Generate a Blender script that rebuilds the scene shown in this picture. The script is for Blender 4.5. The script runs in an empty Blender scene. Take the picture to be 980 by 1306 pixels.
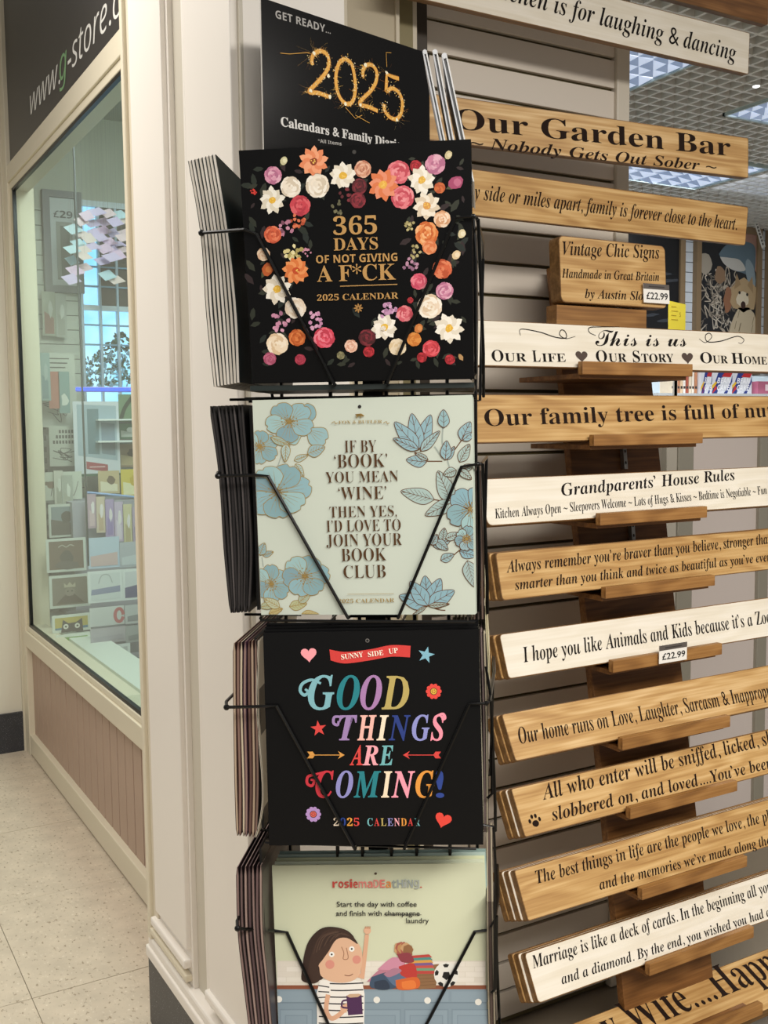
import bpy, bmesh, math, random
from mathutils import Vector, Matrix
random.seed(7)
SC = bpy.context.scene
COL = SC.collection
# ---------------------------------------------------------------- camera
EYE = Vector((0, 0, 1.5))
FPX = 1317.5
YAW, PITCH, ROLL = math.radians(29.92), math.radians(4.79), math.radians(0.66)
fw = Vector((math.sin(YAW)*math.cos(PITCH), math.cos(YAW)*math.cos(PITCH), -math.sin(PITCH)))
rt0 = Vector((math.cos(YAW), -math.sin(YAW), 0))
dn0 = fw.cross(rt0)
rt = rt0*math.cos(ROLL) + dn0*math.sin(ROLL)
dn = dn0*math.cos(ROLL) - rt0*math.sin(ROLL)
cam_d = bpy.data.cameras.new('camera')
cam = bpy.data.objects.new('camera', cam_d); COL.objects.link(cam)
cam.matrix_world = Matrix(((rt.x, -dn.x, -fw.x, 0), (rt.y, -dn.y, -fw.y, 0), (rt.z, -dn.z, -fw.z, 1.5), (0, 0, 0, 1)))
cam_d.sensor_fit = 'HORIZONTAL'; cam_d.sensor_width = 36; cam_d.lens = 36*FPX/980
cam_d.clip_start = 0.02; cam_d.clip_end = 100
SC.camera = cam
# ---------------------------------------------------------------- light
SC.view_settings.view_transform = 'Standard'; SC.view_settings.look = 'None'
SC.view_settings.gamma = 1; SC.view_settings.exposure = -0.12
world = bpy.data.worlds.new('world'); SC.world = world; world.use_nodes = True
world.node_tree.nodes['Background'].inputs[0].default_value = (1.0, 0.965, 0.92, 1)
world.node_tree.nodes['Background'].inputs[1].default_value = 0.27
def area(name, loc, target, sx, sy, power, col=(1, 0.95, 0.88)):
    l = bpy.data.lights.new(name, 'AREA'); l.shape = 'RECTANGLE'; l.size = sx; l.size_y = sy
    l.energy = power; l.color = col
    o = bpy.data.objects.new(name, l); COL.objects.link(o); o.location = loc
    o.rotation_euler = (Vector(target)-Vector(loc)).to_track_quat('-Z', 'Y').to_euler()
    return o
area('ceiling_lamp_shop', (0.5, -1.1, 2.9), (0.5, -1.08, 0.0), 2.4, 1.2, 175)
area('ceiling_lamp_aisle', (-0.6, 2.6, 3.1), (-0.5, 2.62, 0.0), 0.8, 2.4, 66)
area('ceiling_lamp_signs', (2.2, -0.5, 2.9), (2.2, -0.48, 0.0), 1.2, 0.8, 55)
area('far_store_lamp', (3.07, 3.3, 2.95), (3.07, 3.32, 0.0), 0.6, 0.6, 32, (0.95, 0.97, 1))
area('window_display_lamp', (1.4, 3.7, 3.0), (1.4, 4.3, 1.2), 0.5, 1.6, 48, (0.93, 1, 0.97))
area('far_store_lamp', (4.8, 4.3, 2.93), (4.8, 4.6, 0.0), 2.5, 1.2, 45, (0.95, 0.97, 1))

# ---------------------------------------------------------------- measuring helpers
def ray(x, y): return fw + rt*((x-490)/FPX) + dn*((y-653)/FPX)
def hit(x, y, ax, v):
    d = ray(x, y); return EYE + d*((v-EYE[ax])/d[ax])
def hx(x, y, v): return hit(x, y, 0, v)
def hy(x, y, v): return hit(x, y, 1, v)
def hplane(x, y, P, n):
    d = ray(x, y); return EYE + d*((P-EYE).dot(n)/d.dot(n))
# ---------------------------------------------------------------- materials
def lin(h):
    h = h.lstrip('#'); v = [int(h[i:i+2], 16)/255 for i in (0, 2, 4)]
    return tuple([(c/12.92 if c <= .04045 else ((c+.055)/1.055)**2.4) for c in v]+[1])
MC = {}
def mat(h, rough=.6, metal=0, emit=0, spec=.5, noise=0, nscale=60, bump=0):
    key = (h, rough, metal, emit, spec, noise, nscale, bump)
    if key in MC: return MC[key]
    m = bpy.data.materials.new('mat_'+h.strip('#')); m.use_nodes = True
    nt = m.node_tree; b = nt.nodes['Principled BSDF']
    b.inputs['Base Color'].default_value = lin(h); b.inputs['Roughness'].default_value = rough
    b.inputs['Metallic'].default_value = metal; b.inputs['Specular IOR Level'].default_value = spec
    if emit:
        b.inputs['Emission Color'].default_value = lin(h); b.inputs['Emission Strength'].default_value = emit
    if noise or bump:
        tc = nt.nodes.new('ShaderNodeTexCoord'); n = nt.nodes.new('ShaderNodeTexNoise')
        n.inputs['Scale'].default_value = nscale; n.inputs['Detail'].default_value = 4
        nt.links.new(tc.outputs['Object'], n.inputs['Vector'])
        if noise:
            mx = nt.nodes.new('ShaderNodeMix'); mx.data_type = 'RGBA'; mx.blend_type = 'MULTIPLY'
            mx.inputs[0].default_value = 1; mx.inputs[6].default_value = lin(h)
            r = nt.nodes.new('ShaderNodeMapRange'); r.inputs[3].default_value = 1-noise; r.inputs[4].default_value = 1+noise*.3
            nt.links.new(n.outputs[0], r.inputs[0]); nt.links.new(r.outputs[0], mx.inputs[7])
            nt.links.new(mx.outputs[2], b.inputs['Base Color'])
        if bump:
            bp = nt.nodes.new('ShaderNodeBump'); bp.inputs['Strength'].default_value = bump; bp.inputs['Distance'].default_value = .002
            nt.links.new(n.outputs[0], bp.inputs['Height']); nt.links.new(bp.outputs[0], b.inputs['Normal'])
    MC[key] = m; return m
def wood(name, c1, c2, c3, scale=1.0, seed=0, rough=.5, knots=0):
    """grain runs along object x"""
    m = bpy.data.materials.new(name); m.use_nodes = True; nt = m.node_tree; b = nt.nodes['Principled BSDF']
    b.inputs['Roughness'].default_value = rough
    tc = nt.nodes.new('ShaderNodeTexCoord'); oi = nt.nodes.new('ShaderNodeObjectInfo')
    mp = nt.nodes.new('ShaderNodeMapping'); mp.inputs['Location'].default_value = (seed*3.1, seed*.7, seed*1.3)
    mp.inputs['Scale'].default_value = (1.5*scale, 9*scale, 9*scale)
    nt.links.new(tc.outputs['Object'], mp.inputs['Vector'])
    n1 = nt.nodes.new('ShaderNodeTexNoise'); n1.inputs['Scale'].default_value = 1.6; n1.inputs['Detail'].default_value = 2
    nt.links.new(mp.outputs[0], n1.inputs['Vector'])
    mul = nt.nodes.new('ShaderNodeMath'); mul.operation = 'MULTIPLY'; mul.inputs[1].default_value = 38
    nt.links.new(n1.outputs[0], mul.inputs[0])
    sn = nt.nodes.new('ShaderNodeMath'); sn.operation = 'SINE'; nt.links.new(mul.outputs[0], sn.inputs[0])
    mp2 = nt.nodes.new('ShaderNodeMapping'); mp2.inputs['Scale'].default_value = (4, 170, 170)
    nt.links.new(tc.outputs['Object'], mp2.inputs['Vector'])
    n2 = nt.nodes.new('ShaderNodeTexNoise'); n2.inputs['Scale'].default_value = 1; n2.inputs['Detail'].default_value = 3
    nt.links.new(mp2.outputs[0], n2.inputs['Vector'])
    ad = nt.nodes.new('ShaderNodeMath'); ad.operation = 'MULTIPLY_ADD'; ad.inputs[1].default_value = .15
    nt.links.new(sn.outputs[0], ad.inputs[0]); nt.links.new(n2.outputs[0], ad.inputs[2])
    cr = nt.nodes.new('ShaderNodeValToRGB'); e = cr.color_ramp.elements
    e[0].position = .22; e[0].color = lin(c1); e[1].position = .8; e[1].color = lin(c3)
    x = e.new(.5); x.color = lin(c2)
    nt.links.new(ad.outputs[0], cr.inputs[0]); nt.links.new(cr.outputs[0], b.inputs['Base Color'])
    bp = nt.nodes.new('ShaderNodeBump'); bp.inputs['Strength'].default_value = .15; bp.inputs['Distance'].default_value = .001
    nt.links.new(n2.outputs[0], bp.inputs['Height']); nt.links.new(bp.outputs[0], b.inputs['Normal'])
    return m
CREAM = mat('#EDE7DE', .45, noise=.03, nscale=3)
CREAM2 = mat('#D9CFB8', .5)
TAN = mat('#CFC4A6', .55)
BLACKW = mat('#0B0A0A', .35)
BLK = mat('#0D0D0D', .35)
WOODS = [wood('pine_wood_%d' % i, a, b2, c, 1, i) for i, (a, b2, c) in enumerate([
    ('#AB8149', '#C39B60', '#D8B57E'), ('#A57B45', '#BD955B', '#D2AE76'), ('#A57B45', '#BB935A', '#D0AC74'),
    ('#AA804A', '#C29A60', '#DAB884')])]
DWOOD = wood('stained_rack_wood', '#6B4520', '#80552A', '#946738', 1, 9)
LWOOD = wood('ledge_wood', '#7B5328', '#936735', '#A97C46', 1, 11)
EDGEW = wood('board_edge_wood', '#68481F', '#7B582E', '#8F6A3C', 1, 5)
WHITEP = wood('white_washed_paint', '#E0D7C4', '#E6DECD', '#ECE5D7', 1, 4)
# speckled materials
def speck(name, base, dark, light, sc=220, thr=.62, thr2=.3):
    m = bpy.data.materials.new(name); m.use_nodes = True; nt = m.node_tree; b = nt.nodes['Principled BSDF']
    tc = nt.nodes.new('ShaderNodeTexCoord')
    n = nt.nodes.new('ShaderNodeTexNoise'); n.inputs['Scale'].default_value = sc; n.inputs['Detail'].default_value = 2
    n2 = nt.nodes.new('ShaderNodeTexNoise'); n2.inputs['Scale'].default_value = sc*.12; n2.inputs['Detail'].default_value = 3
    mp = nt.nodes.new('ShaderNodeMapping'); mp.inputs['Scale'].default_value = (1, .6, 1)
    nt.links.new(tc.outputs['Object'], mp.inputs['Vector']); nt.links.new(mp.outputs[0], n.inputs['Vector']); nt.links.new(tc.outputs['Object'], n2.inputs['Vector'])
    cr = nt.nodes.new('ShaderNodeValToRGB'); e = cr.color_ramp.elements
    e[0].position = thr2-.02; e[0].color = lin(dark); e[1].position = thr+.05; e[1].color = lin(light)
    a = e.new(thr2+.05); a.color = lin(base); a = e.new(thr-.04); a.color = lin(base)
    mx = nt.nodes.new('ShaderNodeMix'); mx.data_type = 'RGBA'; mx.blend_type = 'MULTIPLY'; mx.inputs[0].default_value = 1
    r = nt.nodes.new('ShaderNodeMapRange'); r.inputs[1].default_value = .3; r.inputs[2].default_value = .7; r.inputs[3].default_value = .88; r.inputs[4].default_value = 1.05
    nt.links.new(n.outputs[0], cr.inputs[0]); nt.links.new(n2.outputs[0], r.inputs[0])
    nt.links.new(cr.outputs[0], mx.inputs[6]); nt.links.new(r.outputs[0], mx.inputs[7]); nt.links.new(mx.outputs[2], b.inputs['Base Color'])
    b.inputs['Roughness'].default_value = .42
    return m
FLOORM = speck('speckled_vinyl_tile', '#D0C2AE', '#A3927C', '#DED2C0', 95, .66, .33)
SKIRTM = speck('dark_speckled_skirting', '#34353A', '#26272B', '#A8ABB0', 330, .68, .2)

# ---------------------------------------------------------------- object helpers
def link(name, me, parent=None):
    o = bpy.data.objects.new(name, me); COL.objects.link(o)
    if parent is not None: o.parent = parent
    return o
def tag(o, label=None, cat=None, group=None, kind=None):
    if label: o['label'] = label
    if cat: o['category'] = cat
    if group: o['group'] = group
    if kind: o['kind'] = kind
    return o
def thing(name, label, cat, M=None, group=None):
    o = bpy.data.objects.new(name, None); COL.objects.link(o); o.empty_display_size = .05
    if M is not None: o.matrix_world = M
    return tag(o, label, cat, group)
def frame(P, right, up):
    r = right.normalized(); u = (up-r*up.dot(r)).normalized(); b = u.cross(r)  # b points away from the viewer
    return Matrix(((r.x, b.x, u.x, P.x), (r.y, b.y, u.y, P.y), (r.z, b.z, u.z, P.z), (0, 0, 0, 1)))
class MB:
    def __init__(s): s.v = []; s.f = []; s.m = []; s.mats = []
    def mi(s, m):
        if m not in s.mats: s.mats.append(m)
        return s.mats.index(m)
    def add(s, vs, fs, m):
        o = len(s.v); k = s.mi(m); s.v += [tuple(v) for v in vs]
        for f in fs: s.f.append([i+o for i in f]); s.m.append(k)
    def box(s, a, b, m, M=None):
        x0, y0, z0 = [min(p, q) for p, q in zip(a, b)]; x1, y1, z1 = [max(p, q) for p, q in zip(a, b)]
        vs = [Vector(p) for p in ((x0, y0, z0), (x1, y0, z0), (x1, y1, z0), (x0, y1, z0), (x0, y0, z1), (x1, y0, z1), (x1, y1, z1), (x0, y1, z1))]
        if M: vs = [M @ v for v in vs]
        s.add(vs, [(0, 3, 2, 1), (4, 5, 6, 7), (0, 1, 5, 4), (1, 2, 6, 5), (2, 3, 7, 6), (3, 0, 4, 7)], m)
    def prism(s, pts, y0, y1, m, mside=None):
        """pts: (x,z) outline ccw seen from the front (-y); front at y0"""
        n = len(pts)
        s.add([(x, y0, z) for x, z in pts]+[(x, y1, z) for x, z in pts], [list(range(n)), [i+n for i in reversed(range(n))]], m)
        s.add([(x, y0, z) for x, z in pts]+[(x, y1, z) for x, z in pts], [(i, i+n, (i+1) % n+n, (i+1) % n) for i in range(n)], mside or m)
    def flat(s, pts, y, m):
        s.add([(x, y, z) for x, z in pts], [list(range(len(pts)))], m)
    def ribbon(s, pts, w, y, m, taper=0):
        n = len(pts); L = []; R = []
        for i, p in enumerate(pts):
            a = pts[max(0, i-1)]; b = pts[min(n-1, i+1)]
            dx, dz = b[0]-a[0], b[1]-a[1]; l = math.hypot(dx, dz) or 1
            t = i/(n-1); ww = w/2*(1-taper*(abs(2*t-1)**2))
            L.append((p[0]-dz/l*ww, y, p[1]+dx/l*ww)); R.append((p[0]+dz/l*ww, y, p[1]-dx/l*ww))
        s.add(L+R, [(i, i+n, i+n+1, i+1) for i in range(n-1)], m)
    def tube(s, pts, r, m, k=6, closed=False, M=None):
        pts = [Vector(p) for p in pts]; n = len(pts); vs = []; prev = None
        for i, p in enumerate(pts):
            a = pts[i-1] if (i > 0 or closed) else p; b = pts[(i+1) % n] if (i < n-1 or closed) else p
            d = (b-a).normalized()
            if prev is None:
                q = Vector((0, 0, 1)) if abs(d.z) < .9 else Vector((1, 0, 0)); u = d.cross(q).normalized()
            else: u = (prev-d*prev.dot(d)).normalized()
            prev = u; w = d.cross(u)
            for j in range(k):
                an = 2*math.pi*j/k; vs.append(p+u*(r*math.cos(an))+w*(r*math.sin(an)))
        if M: vs = [M @ v for v in vs]
        fs = []
        for i in range(n if closed else n-1):
            i2 = (i+1) % n
            for j in range(k): fs.append((i*k+j, i*k+(j+1) % k, i2*k+(j+1) % k, i2*k+j))
        if not closed: fs += [list(reversed(range(k))), [(n-1)*k+j for j in range(k)]]
        s.add(vs, fs, m)
    def ball(s, c, r, m, seg=10, rings=6, sq=(1, 1, 1)):
        c = Vector(c); vs = []; fs = []
        for i in range(rings+1):
            th = math.pi*i/rings
            for j in range(seg):
                ph = 2*math.pi*j/seg
                vs.append(c+Vector((r*sq[0]*math.sin(th)*math.cos(ph), r*sq[1]*math.sin(th)*math.sin(ph), r*sq[2]*math.cos(th))))
        for i in range(rings):
            for j in range(seg): fs.append((i*seg+j, (i+1)*seg+j, (i+1)*seg+(j+1) % seg, i*seg+(j+1) % seg))
        s.add(vs, fs, m)
    def build(s, name, parent=None, M=None, smooth=False, bevel=0):
        me = bpy.data.meshes.new(name); me.from_pydata(s.v, [], s.f)
        for m in s.mats: me.materials.append(m)
        me.polygons.foreach_set('material_index', s.m)
        if smooth: me.polygons.foreach_set('use_smooth', [True]*len(s.f))
        me.update()
        o = link(name, me, parent)
        if M is not None: o.matrix_world = M
        if bevel:
            bv = o.modifiers.new('bevel', 'BEVEL'); bv.width = bevel; bv.segments = 2; bv.limit_method = 'ANGLE'
        return o
def bez(p, n=10):
    if len(p) == 2: return [tuple(p[0]), tuple(p[1])]
    out = []
    # catmull-rom through the points
    q = [p[0]]+list(p)+[p[-1]]
    for i in range(1, len(q)-2):
        a, b, c, d = q[i-1:i+3]
        for t in range(n):
            t /= n
            out.append(tuple(.5*((2*b[k])+(-a[k]+c[k])*t+(2*a[k]-5*b[k]+4*c[k]-d[k])*t*t+(-a[k]+3*b[k]-3*c[k]+d[k])*t**3) for k in (0, 1)))
    out.append(tuple(p[-1])); return out
def rrect(x0, z0, x1, z1, r, k=4):
    pts = []
    for cx, cz, a0 in ((x1-r, z0+r, -90), (x1-r, z1-r, 0), (x0+r, z1-r, 90), (x0+r, z0+r, 180)):
        for i in range(k+1):
            a = math.radians(a0+90*i/k); pts.append((cx+r*math.cos(a), cz+r*math.sin(a)))
    return pts
# lettering -----------------------------------------------------------------
STY = {'serif': (0x1D400, 0x1D41A, 0x1D7CE), 'it': (0x1D468, 0x1D482, 0x1D7CE), 'thinit': (0x1D434, 0x1D44E, 0x1D7CE),
       'script': (0x1D4D0, 0x1D4EA, 0x1D7CE), 'bold': (0x1D5D4, 0x1D5EE, 0x1D7EC), 'sans': None, 'obl': (0x1D608, 0x1D622, 0x1D7E2),
       'mono': (0x1D670, 0x1D68A, 0x1D7F6)}
def styled(t, st):
    f = STY[st]
    if not f: return t
    o = ''
    for c in t:
        if 'A' <= c <= 'Z': o += chr(f[0]+ord(c)-65)
        elif 'a' <= c <= 'z':
            o += 'ℎ' if (st == 'thinit' and c == 'h') else chr(f[1]+ord(c)-97)
        elif '0' <= c <= '9': o += chr(f[2]+ord(c)-48)
        else: o += c
    return o
TC = {}
def text_mesh(t, st, off=0.0, res=3):
    key = (t, st, off)
    if key in TC: return TC[key]
    cu = bpy.data.curves.new('lettering', 'FONT'); cu.body = styled(t, st); cu.size = 1; cu.offset = off; cu.resolution_u = res
    cu.fill_mode = 'FRONT'
    o = bpy.data.objects.new('lettering', cu); me = o.to_mesh()
    vs = [(v.co.x, v.co.y) for v in me.vertices]; fs = [list(p.vertices) for p in me.polygons]
    o.to_mesh_clear(); bpy.data.objects.remove(o); bpy.data.curves.remove(cu)
    TC[key] = (vs, fs); return vs, fs
CAPH = {'serif': .69, 'it': .69, 'thinit': .69, 'script': .7, 'bold': .72, 'sans': .72, 'obl': .72, 'mono': .62}
class Surf:
    """a plane in the scene on which print is laid out; local x right, y into it, z up"""
    def __init__(s, M): s.M = M; s.P = M.translation.copy(); s.n = Vector((M[0][1], M[1][1], M[2][1])); s.I = M.inverted()
    def loc(s, x, y):
        p = s.I @ hplane(x, y, s.P, s.n); return (p.x, p.z)
    def text(s, mb, t, st, a, b, cap, m, y=-.0006, off=0.0, fit=None, post='', pre=''):
        """a,b picture points of the baseline ends, cap = capital height in pixels near a; post/pre = letters past the measured run"""
        A = s.loc(*a); B = s.loc(*b); C2 = s.loc(a[0], a[1]-cap); h = math.hypot(C2[0]-A[0], C2[1]-A[1])*.985
        vs, fs = text_mesh(t, st, off)
        x0 = min(v[0] for v in vs); x1 = max(v[0] for v in vs)
        L = math.hypot(B[0]-A[0], B[1]-A[1]); sx = L/(x1-x0); sz = h/CAPH[st]
        ang = math.atan2(B[1]-A[1], B[0]-A[0]); ca, sa = math.cos(ang), math.sin(ang)
        shift = 0
        if post or pre:
            vs, fs = text_mesh(pre+t+post, st, off); nx0 = min(v[0] for v in vs)
            if pre:
                v2, _ = text_mesh(pre+t, st, off); shift = (max(v[0] for v in v2)-x1)
        out = []
        for vx, vy in vs:
            lx = (vx-x0-shift)*sx; lz = vy*sz
            out.append((A[0]+lx*ca-lz*sa, y, A[1]+lx*sa+lz*ca))
        mb.add(out, fs, m)

# ================================================================ STRUCTURE
def struct(mb, name, **k):
    o = mb.build(name, **k); return tag(o, kind='structure')
# floor -----------------------------------------------------
fb = MB(); fb.box((-3, -2, -.06), (9, 9, -.004), mat('#8E8371', .6)); floor = struct(fb, 'floor')
tb = MB(); tb.box((.001, .001, -.004), (.609, .609, 0), FLOORM); t0 = None
for i in range(4):
    for j in range(8):
        x = -.125-.61*2+.61*i; y = 3.35-.61*4+.61*j
        if t0 is None: t0 = tb.build('tile', floor); o = t0
        else: o = t0.copy(); COL.objects.link(o)
        o.parent = floor; o.location = (x, y, random.uniform(-.0004, .0004))
# window wall (plane X = .911, faces -X) ---------------------
WX = .911
wl = MB()
wl.box((WX+.0165, 2.0, 0), (WX+.07, 4.9, .6), mat('#4A3F35', .8))   # backing behind the planks, dark colour stands in for the groove shadow
wl.box((WX+.02, 2.0, 2.72), (WX+.08, 4.9, 3.4), mat('#2E2C2A', .4))
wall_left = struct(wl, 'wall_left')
PLANK = mat('#B59C8A', .6, noise=.08, nscale=14)
y = 2.42; pm = None
pb = MB(); pb.box((0, .004, 0), (.02, .090, .42), PLANK)
while y < 4.80:
    if pm is None: o = pb.build('plank', wall_left, bevel=.0015); pm = o
    else: o = pm.copy(); COL.objects.link(o); o.parent = wall_left
    o.location = (WX+.012+random.uniform(0, .0008), y, .095); y += .094
def trim(n, a, b, m=CREAM, bevel=.003):
    mb = MB(); mb.box(a, b, m); return struct(mb, 'trim_%d' % n, bevel=bevel)
FR = mat('#DCD3BC', .45)
trim(1, (WX-.012, 2.3, .012), (WX+.04, 4.9, .098), FR)           # base rail
trim(2, (WX-.004, 2.3, .0), (WX+.02, 4.9, .014), mat('#A59B88', .5))
trim(3, (WX-.015, 2.3, .512), (WX+.10, 4.87, .585), FR)          # sill
trim(4, (WX-.006, 2.3, .585), (WX+.08, 4.87, .607), FR)
trim(5, (WX-.012, 2.3, 2.585), (WX+.08, 4.87, 2.66), FR)         # head rail
trim(6, (WX-.004, 2.3, 2.555), (WX+.08, 4.87, 2.585), FR)
trim(7, (WX-.014, 4.86, .0), (WX+.10, 4.96, 3.4), FR)            # far jamb
trim(8, (WX-.002, 4.825, .607), (WX+.03, 4.862, 2.56), mat('#CFC6AA', .5))
# window 1: gasket + glass
w1 = MB(); G = BLK
for a, b in (((WX-.001, 2.3, .607), (WX+.014, 4.83, .62)), ((WX-.001, 2.3, 2.542), (WX+.014, 4.83, 2.556)), ((WX-.001, 4.806, .607), (WX+.014, 4.828, 2.556))):
    w1.box(a, b, G)
win = struct(w1, 'window_1')
gm = bpy.data.materials.new('window_glass'); gm.use_nodes = True; nt = gm.node_tree; nt.nodes.clear()
o_ = nt.nodes.new('ShaderNodeOutputMaterial'); tr = nt.nodes.new('ShaderNodeBsdfTransparent'); tr.inputs[0].default_value = (.90, .97, .94, 1)
gl = nt.nodes.new('ShaderNodeBsdfGlossy'); gl.inputs[1].default_value = .02; gl.inputs[0].default_value = (.9, .95, 1, 1)
fr_ = nt.nodes.new('ShaderNodeFresnel'); fr_.inputs[0].default_value = 1.5; mx = nt.nodes.new('ShaderNodeMixShader')
ge = nt.nodes.new('ShaderNodeNewGeometry'); mm_ = nt.nodes.new('ShaderNodeMath'); mm_.operation = 'SUBTRACT'; mm_.inputs[0].default_value = 1; nt.links.new(ge.outputs['Backfacing'], mm_.inputs[1])
m2_ = nt.nodes.new('ShaderNodeMath'); m2_.operation = 'MULTIPLY'; nt.links.new(mm_.outputs[0], m2_.inputs[0]); nt.links.new(fr_.outputs[0], m2_.inputs[1])
nt.links.new(m2_.outputs[0], mx.inputs[0]); nt.links.new(tr.outputs[0], mx.inputs[1]); nt.links.new(gl.outputs[0], mx.inputs[2]); nt.links.new(mx.outputs[0], o_.inputs[0])
g = MB(); g.box((WX+.006, 2.3, .61), (WX+.011, 4.82, 2.55), gm); g.build('pane', win)
# inner sill ledge
ins = MB(); ins.box((WX+.10, 2.6, .5), (WX+.24, 5.4, .60), mat('#D8DDD6', .4)); struct(ins, 'trim_9')
# fascia sign over the window
SGP = hx(80, 100, WX+.018)
fs_ = thing('fascia_sign', 'dark grey fascia panel with a white and green web address above the shop window', 'sign', Matrix.Translation((0, 0, 0)))
b = MB(); b.box((WX+.004, 2.3, 2.662), (WX+.02, 4.86, 3.38), mat('#3A3735', .35)); b.build('sign_panel', fs_)
SM = frame(Vector((WX+.004, 4.8, 2.66)), Vector((0, -1, 0)), Vector((0, 0, 1)))
S = Surf(SM); lt = MB()
S.text(lt, 'www.', 'obl', (39, 147), (77, 106), 34, mat('#E8E6DF', .5), off=-.005)
tg = MB(); S.text(tg, 'g', 'obl', (76, 105), (86, 94), 42, mat('#7FA978', .5)); o = tg.build('lettering', fs_, SM); o['label'] = 'green letter g'
S.text(lt, '-store.', 'obl', (87, 93), (142, 31), 42, mat('#E8E6DF', .5), off=-.005, post='co.uk')
lt.build('lettering', fs_, SM)
# far column beyond the window, faces -Y -----------------------
c = MB(); c.box((-.9, 4.97, .0), (WX+.03, 5.5, 3.5), mat('#D8D2C2', .6)); struct(c, 'wall_front')
c = MB(); c.box((-.9, 4.955, 0), (WX-.022, 4.972, .185), SKIRTM); struct(c, 'baseboard_front')
c = MB(); c.box((WX-.022, 4.95, 0), (WX-.012, 4.972, 3.5), mat('#CFC8B4', .5)); struct(c, 'trim_10')
# pillar (plane X = .723) --------------------------------------
PX = .723
c = MB(); c.box((PX+.012, 2.165, .17), (WX+.05, 2.455, 3.4), CREAM)
c.box((PX+.03, 1.80, .17), (WX+.05, 2.2, 3.4), CREAM); pil = struct(c, 'wall_right')
def pt(a, b, m=CREAM, bv=.003, name='panel'):
    mb = MB(); mb.box(a, b, m); return mb.build(name, pil, bevel=bv)
pt((PX, 2.178, .32), (PX+.014, 2.405, 3.4))                       # first face panel
pt((PX-.004, 2.44, .23), (PX+.014, 2.462, 3.4), FR, .004, 'corner_bead')
pt((PX+.006, 2.405, .26), (PX+.014, 2.44, 3.4), mat('#D9CFBA', .5), .002, 'bead')
pt((PX+.018, 2.064, .23), (PX+.034, 2.088, 3.4), CREAM, .004, 'bead')
pt((PX+.02, 2.092, .23), (PX+.032, 2.106, 3.4), CREAM, .004, 'bead')
pt((PX+.008, 1.812, .28), (PX+.034, 2.052, 3.4))                   # second face panel
pt((PX+.0255, 2.106, .235), (PX+.034, 2.166, 3.4), mat('#CFC3A0', .6), 0, 'recess')  # tan colour paints in the shade of the recessed return face
pt((PX-.006, 2.178, .275), (PX+.014, 2.43, .297), CREAM, .005, 'moulding')
pt((PX-.002, 1.80, .265), (PX+.034, 2.06, .287), CREAM, .005, 'moulding')
pt((PX-.004, 2.175, .245), (PX+.014, 2.45, .262), FR, .004, 'moulding')
pt((PX-.002, 1.80, .205), (PX+.034, 2.468, .232), CREAM, .006, 'base_rail')
pt((PX-.007, 1.80, .178), (PX+.034, 2.474, .207), CREAM, .004, 'base_rail')
c = MB(); c.box((PX-.002, 1.80, 0), (PX+.05, 2.472, .180), SKIRTM); struct(c, 'baseboard_left', bevel=.004)
# stepped boards between pillar and slatwall, face -Y ----------
def vb(n, x0, x1, y, h, d=.05, y2=2.2):
    a = hy(x0, 100, y).x; b2 = hy(x1, 100, y).x
    a = max(a, PX+.031); mb = MB(); mb.box((a, y, 0), (b2, y2, 3.4), mat(h, .55)); return struct(mb, 'trim_%d' % n, bevel=.002)
vb(11, 288, 307, 1.80, '#C9C2B2'); vb(12, 306, 321, 1.83, '#BDB49F'); vb(13, 320, 341, 1.85, '#D8D0BE'); vb(14, 339, 417, 1.90, '#C4BAA2')
vb(15, 415, 419, 1.895, '#E0D8C6'); vb(16, 418, 445, 1.90, '#CFC5AF'); vb(17, 444, 507, 1.93, '#B8AC93'); vb(18, 506, 511, 1.925, '#D0C6B0')
vb(19, 510, 528, 1.95, '#857B57'); vb(20, 527, 533, 1.95, '#CFC6B2'); vb(21, 532, 546, 1.97, '#3A3126')
# slatwall (plane Y = 2.0) ------------------------------------
SX0, SX1 = 1.235, 1.826
c = MB(); c.box((SX0-.01, 2.012, 0), (SX1+.02, 2.03, 3.4), mat('#5F5535', .7)); wb = struct(c, 'wall_back')
sb = MB(); sb.box((0, 0, 0), (SX1-SX0, .012, .0665), mat('#DAD0C2', .5)); s0 = None
for k in range(-12, 32):
    z = 2.398-.0745*k-.0705
    if z < -.01: break
    if s0 is None: s0 = sb.build('slat', wb, bevel=.0015); o = s0
    else: o = s0.copy(); COL.objects.link(o); o.parent = wb
    o.location = (SX0, 2.0, z)
c = MB(); c.box((SX1, 1.99, 0), (SX1+.042, 2.04, 3.4), mat('#D4CCBC', .4)); struct(c, 'trim_22', bevel=.003)
c = MB(); c.box((SX0-.02, 1.985, 0), (SX0+.006, 2.03, 3.4), mat('#B5AC98', .4)); struct(c, 'trim_23', bevel=.002)

# ================================================================ FAR STORE
YF = 5.7
c = MB(); c.box((1.86, YF+.012, 0), (9, YF+.05, 3.05), mat('#3C4148', .7)); wf = struct(c, 'wall_back')
wf.name = 'wall_far'
sb = MB(); sb.box((1.86, 0, 0), (9, .012, .069), mat('#D3DAE0', .5)); s0 = None
for k in range(40):
    if s0 is None: s0 = sb.build('slat', wf); o = s0
    else: o = s0.copy(); COL.objects.link(o); o.parent = wf
    o.location = (0, YF, .02+.0745*k)
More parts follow.
